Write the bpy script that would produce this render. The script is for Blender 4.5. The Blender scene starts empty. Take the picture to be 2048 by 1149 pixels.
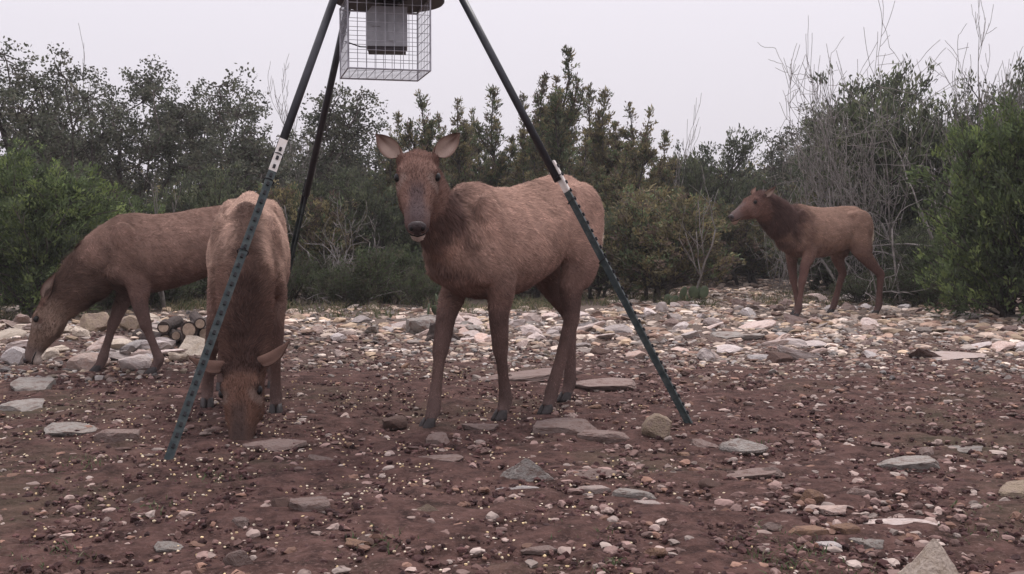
import bpy, math, random
import numpy as np
from mathutils import Vector, Matrix

random.seed(7)
RNG = np.random.default_rng(7)
SC = bpy.context.scene
COL = SC.collection

# ------------------------------------------------------------------ camera
F_PX = 2196.0           # focal length in pixels of the 2048 wide frame
CAM_H = 1.10
PITCH = math.radians(2.985)
cam_d = bpy.data.cameras.new("camera")
cam = bpy.data.objects.new("camera", cam_d)
COL.objects.link(cam)
cam.location = (0, 0, CAM_H)
cam.rotation_euler = (math.radians(90) - PITCH, 0, 0)
cam_d.sensor_fit = 'HORIZONTAL'
cam_d.sensor_width = 36.0
cam_d.lens = 36.0 * F_PX / 2048.0
cam_d.clip_start = 0.05
cam_d.clip_end = 2000
SC.camera = cam

# ------------------------------------------------------------------ sky + sun
SUN_EL, SUN_AZ = math.radians(58), math.radians(12)    # azimuth from +Y towards +X
w = bpy.data.worlds.new("World")
SC.world = w
w.use_nodes = True
nt = w.node_tree
nt.nodes.clear()
sky = nt.nodes.new('ShaderNodeTexSky')
sky.sky_type = 'NISHITA'
sky.sun_disc = False
sky.sun_elevation = SUN_EL
sky.sun_rotation = SUN_AZ
sky.dust_density = 6.0
sky.air_density = 1.0
mul = nt.nodes.new('ShaderNodeMix'); mul.data_type = 'RGBA'; mul.blend_type = 'MIX'
mul.inputs['Factor'].default_value = 0.93
nt.links.new(sky.outputs['Color'], mul.inputs['A'])
# overcast cloud deck: brightens steadily from the horizon to the zenith
wtc = nt.nodes.new('ShaderNodeTexCoord'); wsp = nt.nodes.new('ShaderNodeSeparateXYZ')
nt.links.new(wtc.outputs['Generated'], wsp.inputs[0])
wmr = nt.nodes.new('ShaderNodeMapRange'); wmr.inputs['To Min'].default_value = .80; wmr.inputs['To Max'].default_value = 1.75
wpw = nt.nodes.new('ShaderNodeMath'); wpw.operation = 'POWER'; wpw.use_clamp = True; wpw.inputs[1].default_value = 1.35
wmx = nt.nodes.new('ShaderNodeMath'); wmx.operation = 'MAXIMUM'; wmx.inputs[1].default_value = 0.0
nt.links.new(wsp.outputs['Z'], wmx.inputs[0]); nt.links.new(wmx.outputs[0], wpw.inputs[0])
nt.links.new(wpw.outputs[0], wmr.inputs['Value'])
wvm = nt.nodes.new('ShaderNodeVectorMath'); wvm.operation = 'SCALE'
wvm.inputs[0].default_value = (7.35, 6.98, 7.6)
nt.links.new(wmr.outputs[0], wvm.inputs['Scale'])
nt.links.new(wvm.outputs['Vector'], mul.inputs['B'])
bg = nt.nodes.new('ShaderNodeBackground')
bg.inputs['Strength'].default_value = 0.10
nt.links.new(mul.outputs['Result'], bg.inputs['Color'])
wo = nt.nodes.new('ShaderNodeOutputWorld')
nt.links.new(bg.outputs['Background'], wo.inputs['Surface'])

sun_d = bpy.data.lights.new("sun", 'SUN')
sun_d.energy = 1.5
sun_d.angle = math.radians(14)
sun_d.color = (1.0, 0.955, 0.93)
sun = bpy.data.objects.new("sun", sun_d)
COL.objects.link(sun)
sd = Vector((math.sin(SUN_AZ) * math.cos(SUN_EL), math.cos(SUN_AZ) * math.cos(SUN_EL), math.sin(SUN_EL)))
sun.rotation_euler = sd.to_track_quat('Z', 'Y').to_euler()
sun.location = (0, 0, 30)

SC.view_settings.view_transform = 'Standard'
SC.view_settings.look = 'None'
SC.view_settings.exposure = 0.42
SC.view_settings.gamma = 1.0
SC.view_settings.use_curve_mapping = False

# ------------------------------------------------------------------ helpers
CP, SP = math.cos(PITCH), math.sin(PITCH)

def at(px, py, Y):
    """world point at ground distance Y that lies on the sight line px,py"""
    a = (px - 1024) / F_PX
    b = -(py - 574.5) / F_PX
    d = (a, CP + b * SP, -SP + b * CP)
    t = Y / d[1]
    return (d[0] * t, Y, CAM_H + d[2] * t)

def gp(px, py, z=0.0):
    """where the sight line meets the ground"""
    a = (px - 1024) / F_PX
    b = -(py - 574.5) / F_PX
    d = (a, CP + b * SP, -SP + b * CP)
    t = (z - CAM_H) / d[2]
    return (d[0] * t, d[1] * t)

_T = np.random.default_rng(3).random((256, 256))
def vn(x, y):
    x = np.asarray(x, float); y = np.asarray(y, float)
    xi = np.floor(x).astype(int); yi = np.floor(y).astype(int)
    fx = x - xi; fy = y - yi
    fx = fx * fx * (3 - 2 * fx); fy = fy * fy * (3 - 2 * fy)
    a = _T[xi & 255, yi & 255]; b = _T[(xi + 1) & 255, yi & 255]
    c = _T[xi & 255, (yi + 1) & 255]; d = _T[(xi + 1) & 255, (yi + 1) & 255]
    return (a * (1 - fx) + b * fx) * (1 - fy) + (c * (1 - fx) + d * fx) * fy - 0.5

def gz(x, y):
    x = np.asarray(x, float); y = np.asarray(y, float)
    z = 0.05 * vn(x / 1.9 + 11, y / 1.9 + 5) + 0.022 * vn(x / .6 + 3, y / .6) + 0.012 * vn(x / .22, y / .22 + 9)
    z = z + 0.14 * np.exp(-((x + 3.6) / 2.0) ** 2 - ((y - 11.0) / 1.1) ** 2)     # low heap of rocks
    z = z + 0.04 * np.exp(-((x + 0.2) / 4.0) ** 2 - ((y - 14.0) / 2.0) ** 2) * (1 + vn(x / .8, y / .8))
    return z

def sstep(a, b, x):
    t = np.clip((np.asarray(x, float) - a) / (b - a), 0, 1)
    return t * t * (3 - 2 * t)

def mesh(name, V, Fs, mat=None, smooth=False, colors=None):
    """V (n,3), Fs: list of (m,k) index arrays"""
    me = bpy.data.meshes.new(name)
    V = np.asarray(V, np.float32)
    Fs = [np.asarray(f, np.int32) for f in Fs if len(f)]
    nl = sum(f.size for f in Fs); npoly = sum(len(f) for f in Fs)
    me.vertices.add(len(V)); me.vertices.foreach_set('co', V.ravel())
    me.loops.add(nl); me.polygons.add(npoly)
    me.loops.foreach_set('vertex_index', np.concatenate([f.ravel() for f in Fs]))
    sizes = np.concatenate([np.full(len(f), f.shape[1], np.int32) for f in Fs])
    st = np.concatenate([[0], np.cumsum(sizes)[:-1]]).astype(np.int32)
    me.polygons.foreach_set('loop_start', st)
    me.polygons.foreach_set('loop_total', sizes)
    me.polygons.foreach_set('use_smooth', np.full(npoly, smooth, bool))
    if colors is not None:
        at_ = me.color_attributes.new('Col', 'FLOAT_COLOR', 'POINT')
        c4 = np.ones((len(V), 4), np.float32); c4[:, :3] = colors
        at_.data.foreach_set('color', c4.ravel())
    me.update(calc_edges=True)
    if mat: me.materials.append(mat)
    return me

def link(name, me, parent=None, loc=None, rot=None, scale=None):
    o = bpy.data.objects.new(name, me)
    COL.objects.link(o)
    if parent: o.parent = parent
    if loc is not None: o.location = loc
    if rot is not None: o.rotation_euler = rot
    if scale is not None: o.scale = scale
    return o

def tag(o, label, cat, group=None):
    o['label'] = label; o['category'] = cat
    if group: o['group'] = group
    return o

def empty(name, loc=(0, 0, 0), rz=0.0, s=1.0):
    o = bpy.data.objects.new(name, None)
    COL.objects.link(o)
    o.empty_display_size = .1
    o.location = loc; o.rotation_euler = (0, 0, rz); o.scale = (s, s, s)
    return o

class MB:
    """collects pieces into one mesh"""
    def __init__(s): s.V = []; s.Q = []; s.T = []; s.n = 0; s.C = []
    def add(s, V, Q=None, T=None, C=None):
        V = np.asarray(V, float)
        s.V.append(V)
        if Q is not None and len(Q): s.Q.append(np.asarray(Q) + s.n)
        if T is not None and len(T): s.T.append(np.asarray(T) + s.n)
        if C is not None: s.C.append(np.broadcast_to(np.asarray(C, float), (len(V), 3)))
        s.n += len(V)
    def loft(s, rings, C=None):
        V, Q, T = loft(rings); s.add(V, Q, T, C)
    def tube(s, pts, rad, n=8, C=None, rb=None, lat=None):
        s.loft(tube_rings(pts, rad, n, rb, lat), C)
    def box(s, c, size, R=None, C=None):
        x, y, z = [q / 2 for q in size]
        V = np.array([[sx * x, sy * y, sz * z] for sx in (-1, 1) for sy in (-1, 1) for sz in (-1, 1)])
        if R is not None: V = V @ np.asarray(R).T
        s.add(V + np.asarray(c), [[0, 1, 3, 2], [4, 6, 7, 5], [0, 4, 5, 1], [2, 3, 7, 6], [0, 2, 6, 4], [1, 5, 7, 3]], None, C)
    def ell(s, c, r, R=None, n=14, m=8, C=None):
        rings = []
        for i in range(1, m):
            a = math.pi * i / m
            t = np.linspace(0, 2 * math.pi, n, endpoint=False)
            P = np.stack([np.cos(t) * math.sin(a) * r[0], np.sin(t) * math.sin(a) * r[1], np.full(n, -math.cos(a) * r[2])], 1)
            rings.append(P)
        V, Q, T = loft(rings)
        V[-2] = (0, 0, -r[2]); V[-1] = (0, 0, r[2])
        if R is not None: V = V @ np.asarray(R).T
        s.add(V + np.asarray(c), Q, T, C)
    def mesh(s, name, mat, smooth=False):
        V = np.concatenate(s.V)
        Fs = []
        if s.Q: Fs.append(np.concatenate(s.Q))
        if s.T: Fs.append(np.concatenate(s.T))
        return mesh(name, V, Fs, mat, smooth, np.concatenate(s.C) if s.C else None)
    def obj(s, name, mat, parent=None, smooth=False, loc=None):
        return link(name, s.mesh(name, mat, smooth), parent, loc)

def loft(rings):
    n = len(rings[0]); m = len(rings)
    V = np.concatenate(rings + [rings[0].mean(0)[None], rings[-1].mean(0)[None]])
    i = np.arange(n); j = (i + 1) % n
    Q = np.concatenate([np.stack([k * n + i, k * n + j, (k + 1) * n + j, (k + 1) * n + i], 1) for k in range(m - 1)])
    T = np.concatenate([np.stack([np.full(n, m * n), j, i], 1), np.stack([np.full(n, m * n + 1), (m - 1) * n + i, (m - 1) * n + j], 1)])
    return V, Q, T

def unit(v):
    v = np.asarray(v, float)
    return v / (np.linalg.norm(v) + 1e-12)

def tube_rings(pts, rad, n=8, rb=None, lat=None):
    pts = np.asarray(pts, float); rings = []
    rb = rad if rb is None else rb
    t = np.linspace(0, 2 * math.pi, n, endpoint=False)
    ref = None
    for k in range(len(pts)):
        d = unit(pts[min(k + 1, len(pts) - 1)] - pts[max(k - 1, 0)])
        if lat is not None: a = np.asarray(lat, float)
        elif ref is not None: a = ref
        else: a = np.array([1, 0, 0.]) if abs(d[0]) < .8 else np.array([0, 1, 0.])
        a = unit(a - d * a.dot(d)); ref = a
        b = np.cross(d, a)
        rings.append(pts[k] + np.outer(np.cos(t), a) * rb[k] + np.outer(np.sin(t), b) * rad[k])
    return rings

def catmull(P, k=5):
    P = np.asarray(P, float)
    Q = np.concatenate([[2 * P[0] - P[1]], P, [2 * P[-1] - P[-2]]])
    out = []
    for i in range(1, len(Q) - 2):
        for t in np.linspace(0, 1, k, endpoint=False):
            a, b, c, d = Q[i - 1:i + 3]
            out.append(.5 * (2 * b + (c - a) * t + (2 * a - 5 * b + 4 * c - d) * t ** 2 + (3 * b - a - 3 * c + d) * t ** 3))
    out.append(P[-1])
    return np.array(out)

# ------------------------------------------------------------------ materials
def nodes(m):
    m.use_nodes = True
    t = m.node_tree
    return t, t.nodes['Principled BSDF']

def mat(name, col, rough=.85, metal=0.0, var=.25, scale=8.0, bump=0.0, bscale=40.0, attr=False, objrand=0.0, col2=None, spec=.3, transl=0.0, hue=0.0):
    m = bpy.data.materials.new(name)
    t, p = nodes(m)
    L = t.links; N = t.nodes
    p.inputs['Roughness'].default_value = rough
    p.inputs['Metallic'].default_value = metal
    p.inputs['Specular IOR Level'].default_value = spec
    tc = N.new('ShaderNodeTexCoord')
    if attr:
        a = N.new('ShaderNodeVertexColor'); a.layer_name = 'Col'
        base = a.outputs['Color']
    else:
        r = N.new('ShaderNodeRGB'); r.outputs[0].default_value = (*col, 1)
        base = r.outputs[0]
    nz = N.new('ShaderNodeTexNoise')
    nz.inputs['Scale'].default_value = scale; nz.inputs['Detail'].default_value = 6; nz.inputs['Roughness'].default_value = .65
    L.new(tc.outputs['Object'], nz.inputs['Vector'])
    if col2 is not None:
        cr = N.new('ShaderNodeValToRGB')
        cr.color_ramp.elements[0].position = .42; cr.color_ramp.elements[1].position = .62
        L.new(nz.outputs['Fac'], cr.inputs['Fac'])
        mx = N.new('ShaderNodeMix'); mx.data_type = 'RGBA'
        L.new(cr.outputs['Color'], mx.inputs['Factor'])
        L.new(base, mx.inputs['A']); mx.inputs['B'].default_value = (*col2, 1)
        base = mx.outputs['Result']
    # brightness variation
    mr = N.new('ShaderNodeMapRange')
    mr.inputs['From Min'].default_value = .3; mr.inputs['From Max'].default_value = .7
    mr.inputs['To Min'].default_value = 1 - var; mr.inputs['To Max'].default_value = 1 + var
    L.new(nz.outputs['Fac'], mr.inputs['Value'])
    hs = N.new('ShaderNodeHueSaturation')
    L.new(base, hs.inputs['Color'])
    if objrand:
        oi = N.new('ShaderNodeObjectInfo')
        m2 = N.new('ShaderNodeMapRange')
        m2.inputs['To Min'].default_value = 1 - objrand; m2.inputs['To Max'].default_value = 1 + objrand
        L.new(oi.outputs['Random'], m2.inputs['Value'])
        mm = N.new('ShaderNodeMath'); mm.operation = 'MULTIPLY'
        L.new(m2.outputs[0], mm.inputs[0]); L.new(mr.outputs[0], mm.inputs[1])
        L.new(mm.outputs[0], hs.inputs['Value'])
        if hue:
            m3 = N.new('ShaderNodeMapRange'); m3.inputs['To Min'].default_value = 1 - hue; m3.inputs['To Max'].default_value = 1 + hue
            fr = N.new('ShaderNodeMath'); fr.operation = 'FRACT'
            f7 = N.new('ShaderNodeMath'); f7.operation = 'MULTIPLY'; f7.inputs[1].default_value = 7.31
            L.new(oi.outputs['Random'], f7.inputs[0]); L.new(f7.outputs[0], fr.inputs[0]); L.new(fr.outputs[0], m3.inputs['Value'])
            L.new(m3.outputs[0], hs.inputs['Saturation'])
    else:
        L.new(mr.outputs[0], hs.inputs['Value'])
    L.new(hs.outputs['Color'], p.inputs['Base Color'])
    if bump:
        nb = N.new('ShaderNodeTexNoise'); nb.inputs['Scale'].default_value = bscale; nb.inputs['Detail'].default_value = 8
        L.new(tc.outputs['Object'], nb.inputs['Vector'])
        bm_ = N.new('ShaderNodeBump'); bm_.inputs['Strength'].default_value = bump; bm_.inputs['Distance'].default_value = .02
        L.new(nb.outputs['Fac'], bm_.inputs['Height']); L.new(bm_.outputs['Normal'], p.inputs['Normal'])
    if transl:
        tr = N.new('ShaderNodeBsdfTranslucent'); L.new(hs.outputs['Color'], tr.inputs['Color'])
        ms = N.new('ShaderNodeMixShader'); ms.inputs[0].default_value = transl
        out = [n for n in N if n.type == 'OUTPUT_MATERIAL'][0]
        L.new(p.outputs[0], ms.inputs[1]); L.new(tr.outputs[0], ms.inputs[2]); L.new(ms.outputs[0], out.inputs['Surface'])
    return m

M = {}
M['stone'] = mat('limestone', (.56, .47, .43), .95, var=.35, scale=3, bump=.8, bscale=9, objrand=.36, col2=(.33, .255, .225), hue=.5)
M['stone_grey'] = mat('weathered_limestone', (.34, .31, .28), .95, var=.45, scale=3, bump=.9, bscale=10, objrand=.12, col2=(.13, .095, .08))
M['stone_pink'] = mat('dusty_slab', (.27, .20, .175), .95, var=.45, scale=3, bump=.9, bscale=10, objrand=.15, col2=(.115, .072, .06))
M['stone_tan'] = mat('tan_stone', (.36, .28, .20), .95, var=.45, scale=3, bump=.9, bscale=10, objrand=.1, col2=(.20, .15, .12))
M['stone_orange'] = mat('ochre_stone', (.33, .20, .13), .95, var=.45, scale=3, bump=.9, bscale=10, objrand=.1, col2=(.15, .09, .07))
M['stone_dark'] = mat('brown_stone', (.14, .085, .068), .95, var=.3, scale=6, bump=.6, bscale=16, objrand=.2, col2=(.09, .058, .048))
M['stone_cream'] = mat('cream_limestone', (.60, .51, .42), .95, var=.35, scale=3, bump=.8, bscale=9, objrand=.2, col2=(.33, .27, .21))
M['rubble'] = mat('rubble', (1, 1, 1), .95, var=.3, scale=14, bump=.4, bscale=40, attr=True)
M['fur'] = mat('elk_coat', (1, 1, 1), .95, var=.20, scale=5, attr=True, spec=.08)
M['skin'] = mat('elk_body', (1, 1, 1), .95, var=.20, scale=5, attr=True, bump=.25, bscale=130, spec=.08)
M['hoof'] = mat('hoof_horn', (.036, .029, .028), .6, var=.3, scale=30)
M['eye'] = mat('eye_black', (.008, .006, .006), .45, var=.0, spec=.25)
M['nose'] = mat('nose_pad', (.05, .036, .036), .5, var=.3, scale=60, bump=.4, bscale=150)
M['nostril'] = mat('nostril_black', (.008, .006, .006), .8)
M['leaf'] = mat('foliage', (1, 1, 1), .75, var=.2, scale=1.5, attr=True, transl=.33, objrand=.15)
M['bark'] = mat('bark', (.075, .062, .054), .95, var=.5, scale=12, bump=.8, bscale=30, objrand=.2)
M['deadwood'] = mat('dead_wood', (.20, .18, .165), .95, var=.5, scale=10, bump=.5, bscale=40, objrand=.1)
M['logbark'] = mat('log_bark', (.055, .04, .035), .95, var=.5, scale=14, bump=1.0, bscale=25)
M['logend'] = mat('cut_wood', (.40, .31, .24), .9, var=.35, scale=30)
M['pipe'] = mat('black_pipe', (.022, .022, .028), .45, metal=.2, var=.35, scale=14, spec=.5)
M['tpost'] = mat('green_post_paint', (.026, .042, .045), .5, metal=.1, var=.45, scale=18, bump=.2, bscale=60, spec=.4, col2=(.045, .055, .052))
M['tip'] = mat('white_post_tip', (.78, .74, .70), .5, var=.25, scale=22, col2=(.55, .48, .43))
M['steel'] = mat('galvanised_wire', (.34, .33, .36), .45, metal=.6, var=.3, scale=20)
M['wire'] = mat('dark_tie_wire', (.03, .028, .03), .6, metal=.5)
M['boxgrey'] = mat('grey_steel_box', (.34, .34, .36), .5, metal=.12, var=.2, scale=9)
M['boxdark'] = mat('dark_steel', (.05, .04, .045), .5, metal=.3, var=.3, scale=9)
M['barrel'] = mat('barrel_paint', (.10, .10, .09), .55, metal=.1, var=.35, scale=5)
M['cactus'] = mat('cactus_pad', (.085, .11, .06), .7, var=.3, scale=9, bump=.3, bscale=30)
M['corn'] = mat('corn', (.72, .52, .26), .6, var=.3, scale=30, attr=False, col2=(.75, .66, .48))
M['grass'] = mat('grass_blades', (1, 1, 1), .8, attr=True, transl=.25, var=.1)

def ground_mat():
    m = bpy.data.materials.new('bare_soil')
    t, p = nodes(m); N = t.nodes; L = t.links
    p.inputs['Roughness'].default_value = .97; p.inputs['Specular IOR Level'].default_value = .1
    tc = N.new('ShaderNodeTexCoord')
    def noise(s, d=8, r=.65):
        n = N.new('ShaderNodeTexNoise'); n.inputs['Scale'].default_value = s; n.inputs['Detail'].default_value = d; n.inputs['Roughness'].default_value = r
        L.new(tc.outputs['Object'], n.inputs['Vector']); return n
    def ramp(src, a, b, ca, cb):
        r = N.new('ShaderNodeValToRGB'); e = r.color_ramp.elements
        e[0].position = a; e[1].position = b; e[0].color = (*ca, 1); e[1].color = (*cb, 1)
        L.new(src, r.inputs['Fac']); return r.outputs['Color']
    def mix(f, a, b):
        x = N.new('ShaderNodeMix'); x.data_type = 'RGBA'
        L.new(f, x.inputs['Factor']); L.new(a, x.inputs['A']); L.new(b, x.inputs['B']); return x.outputs['Result']
    n1 = noise(1.1); n2 = noise(9); n3 = noise(60, 5, .7); n4 = noise(.55, 4)
    soil = ramp(n2.outputs['Fac'], .35, .68, (.031, .0168, .0142), (.136, .075, .063))
    grit = ramp(n3.outputs['Fac'], .52, .72, (0, 0, 0), (1, 1, 1))
    gcol = ramp(n1.outputs['Fac'], .3, .7, (.10, .055, .05), (.21, .135, .12))
    c = mix(grit, soil, gcol)
    # mossy, greenish thin weed film in places
    green = ramp(n4.outputs['Fac'], .52, .66, (0, 0, 0), (.55, .55, .55))
    gc = ramp(n2.outputs['Fac'], .3, .7, (.045, .045, .025), (.10, .085, .055))
    c = mix(green, c, gc)
    # chalky dust beyond, in the rubble belt (own colour of the limestone dust)
    sep = N.new('ShaderNodeSeparateXYZ'); L.new(tc.outputs['Object'], sep.inputs[0])
    ad = N.new('ShaderNodeMath'); ad.operation = 'MULTIPLY_ADD'; ad.inputs[1].default_value = 3.5
    L.new(n1.outputs['Fac'], ad.inputs[0]); L.new(sep.outputs['Y'], ad.inputs[2])
    far = N.new('ShaderNodeMapRange'); far.inputs['From Min'].default_value = 9.8; far.inputs['From Max'].default_value = 14.0
    L.new(ad.outputs[0], far.inputs['Value'])
    dust = ramp(n3.outputs['Fac'], .35, .65, (.065, .045, .036), (.20, .155, .13))
    c = mix(far.outputs[0], c, dust)
    L.new(c, p.inputs['Base Color'])
    b1 = N.new('ShaderNodeBump'); b1.inputs['Strength'].default_value = .9; b1.inputs['Distance'].default_value = .03
    L.new(n2.outputs['Fac'], b1.inputs['Height'])
    b2 = N.new('ShaderNodeBump'); b2.inputs['Strength'].default_value = .9; b2.inputs['Distance'].default_value = .012
    L.new(n3.outputs['Fac'], b2.inputs['Height']); L.new(b1.outputs['Normal'], b2.inputs['Normal'])
    L.new(b2.outputs['Normal'], p.inputs['Normal'])
    return m
M['ground'] = ground_mat()

# ------------------------------------------------------------------ ground
def grow(a, b, step0, g):
    out = [a]; s = step0
    while out[-1] < b:
        out.append(out[-1] + s); s *= g
    return np.array(out)
xs_p = np.concatenate([np.arange(0, 4.5, .045), grow(4.5, 400, .06, 1.09)])
xs = np.concatenate([-xs_p[:0:-1], xs_p])
ys = np.concatenate([-grow(0, 60, .3, 1.25)[:0:-1] + 1.0, np.arange(1.0, 2.4, .1), np.arange(2.4, 11, .04), grow(11, 600, .06, 1.07)])
X, Y = np.meshgrid(xs, ys, indexing='ij')
fade = sstep(60, 25, np.hypot(X, Y))
Z = gz(X, Y) * fade + (0.034 * vn(X / .13, Y / .13) + .014 * vn(X / .055, Y / .055 + 7)) * sstep(14, 10, Y) * sstep(0, 2, Y)
nx, ny = X.shape
idx = np.arange(nx * ny).reshape(nx, ny)
Q = np.stack([idx[:-1, :-1].ravel(), idx[1:, :-1].ravel(), idx[1:, 1:].ravel(), idx[:-1, 1:].ravel()], 1)
ground = link('ground', mesh('ground', np.stack([X.ravel(), Y.ravel(), Z.ravel()], 1), [Q], M['ground'], True))
ground['kind'] = 'structure'

def G(x, y): return float(gz(x, y))

# ------------------------------------------------------------------ trees
def branch_mesh(brs, matl, name, sides=6):
    mb = MB()
    for pts, rad in brs:
        n = 4 if rad[0] < .02 else sides
        mb.tube(pts, rad, n)
    return mb.mesh(name, matl, True)

def leaves(P, D, per, L, W, spread, cols, rng, jitter=.8, flat=0.0, cvar=.35):
    """diamond leaf faces around the points P, growing along D"""
    n = len(P)
    P = np.repeat(P, per, 0); D = np.repeat(D, per, 0)
    m = len(P)
    base = P + rng.normal(size=(m, 3)) * spread
    d = D + rng.normal(size=(m, 3)) * jitter
    d /= np.linalg.norm(d, axis=1)[:, None]
    s = np.cross(d, rng.normal(size=(m, 3))); s /= np.linalg.norm(s, axis=1)[:, None]
    l = L * rng.uniform(.6, 1.4, m)[:, None]; w = W * rng.uniform(.6, 1.4, m)[:, None]
    V = np.stack([base, base + d * l * .5 + s * w, base + d * l, base + d * l * .5 - s * w], 1).reshape(-1, 3)
    q = np.arange(4 * m).reshape(m, 4)
    cols = np.asarray(cols)
    ct = cols[rng.integers(0, len(cols), n)] * rng.uniform(1 - cvar, 1 + cvar, n)[:, None]
    c = np.repeat(ct, per, 0) * rng.uniform(.75, 1.25, m)[:, None]
    return V, q, np.repeat(c, 4, 0)

def grow_branches(rng, p, d, length, r, level, maxl, wiggle, up, brs, tips, kids=(2, 4), spread=.9, ratio=.62, thin=.62, start=.35, start0=None):
    n = 5
    pts = [np.array(p, float)]; rad = [r]; d = unit(d)
    for i in range(n):
        d = unit(d + rng.normal(size=3) * wiggle + np.array([0, 0, up]))
        pts.append(pts[-1] + d * length / n)
        rad.append(r * (1 - (1 - thin) * (i + 1) / n))
    brs.append((np.array(pts), rad))
    if level >= maxl:
        for i in (2, 3, 4, 5): tips.append((pts[i], d))
        return
    k = rng.integers(kids[0], kids[1] + 1)
    first = start0 if (level == 0 and start0 is not None) else start
    for j in range(k):
        t = first + (1 - first) * (j + rng.uniform(.3, 1)) / k if j < k - 1 else 1.0
        i = min(int(t * n), n)
        side = unit(np.cross(d, rng.normal(size=3)))
        dd = unit(d * (.5 if j < k - 1 else .9) + side * spread * rng.uniform(.6, 1.2))
        grow_branches(rng, pts[i], dd, length * ratio * rng.uniform(.75, 1.2), max(rad[i] * .72, .004), level + 1, maxl, wiggle, up, brs, tips, kids, spread, ratio, thin, start)

OAKC = [(.055, .06, .042), (.075, .078, .055), (.065, .062, .046), (.042, .046, .034)]
CEDC = [(.042, .05, .030), (.056, .066, .036), (.068, .074, .042), (.036, .04, .028)]
BRNC = [(.072, .062, .032), (.055, .05, .03), (.09, .075, .038), (.05, .036, .028), (.045, .058, .028)]
BRTC = [(.092, .125, .05), (.07, .094, .042), (.13, .165, .058), (.056, .07, .038)]
SCRC = [(.05, .068, .032), (.07, .085, .04), (.075, .07, .045), (.045, .05, .03)]
OAKC = [tuple(v * 1.7 for v in c) for c in OAKC]
CEDC = [tuple(v * 2.0 for v in c) for c in CEDC]
BRNC = [tuple(v * 2.5 for v in c) for c in BRNC]
SCRC = [tuple(v * 1.3 for v in c) for c in SCRC]
BRTC = [tuple(v * 1.15 for v in c) for c in BRTC]

def wig(rng, a, b, n, amp):
    """crooked path from a to b"""
    t = np.linspace(0, 1, n)[:, None]
    P = a + (b - a) * t
    off = np.cumsum(rng.normal(size=(n, 3)), 0); off -= off[-1] * t
    return P + off * amp * np.linalg.norm(b - a) / math.sqrt(n) * np.sin(t * math.pi) ** .5

def make_oak(seed, H=4.6, Wd=2.0):
    """gnarled oak: crooked trunk, a few limbs into the crown, twigs that each carry a leaf clump"""
    rng = np.random.default_rng(seed)
    brs = []
    top = np.array([rng.normal() * .12 * Wd, rng.normal() * .1 * Wd, H * .72])
    tr = wig(rng, np.array([0, 0, -.1]), top, 9, .16)
    r0 = .028 * H * rng.uniform(.5, .7)
    brs.append((tr, list(np.linspace(r0, r0 * .4, 9))))
    limbs = [(tr[4:], r0 * .5)]
    for k in range(rng.integers(7, 10)):
        i = rng.integers(3, 9)
        az = k * 2.4 + rng.normal() * .4
        z = H * rng.uniform(.5, .95); rr_ = Wd / 2 * rng.uniform(.45, .95) * math.sqrt(max(.15, 1 - ((z / H - .62) / .45) ** 2))
        e = np.array([math.cos(az) * rr_, math.sin(az) * rr_, z])
        p = wig(rng, tr[i], e, 7, .20)
        rl = r0 * .45 * (1 - i / 14)
        brs.append((p, list(np.linspace(rl, .010, 7)))); limbs.append((p, rl))
    cl = []
    LP = np.concatenate([l[0][2:] for l in limbs])
    ncl = int(55 + 42 * Wd)
    while len(cl) < ncl:
        b0 = LP[rng.integers(len(LP))]
        d = unit(rng.normal(size=3) * np.array([1, 1, .7]) + np.array([0, 0, .25]))
        e = b0 + d * rng.uniform(.15, .5)
        if e[2] > H or e[2] < H * .3: continue
        p = wig(rng, b0, e, 4, .25)
        brs.append((p, list(np.linspace(.011, .004, 4))))
        cl.append(e)
    cl = np.array(cl)
    ok = rng.random(len(cl)) < .85
    cl = cl[ok]
    n = len(cl); per = 6
    rad = rng.uniform(.07, .13, n)
    sub = np.repeat(cl, per, 0) + rng.normal(size=(n * per, 3)) * np.repeat(rad, per)[:, None] * np.array([.9, .9, .55])
    V, q, c = leaves(sub, np.tile([0, 0, .3], (len(sub), 1)), 9, .055, .019, .038, OAKC, rng, 1.0)
    return branch_mesh(brs, M['bark'], 'trunk'), mesh('crown', V, [q], M['leaf'], False, c), H, Wd / 2

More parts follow.
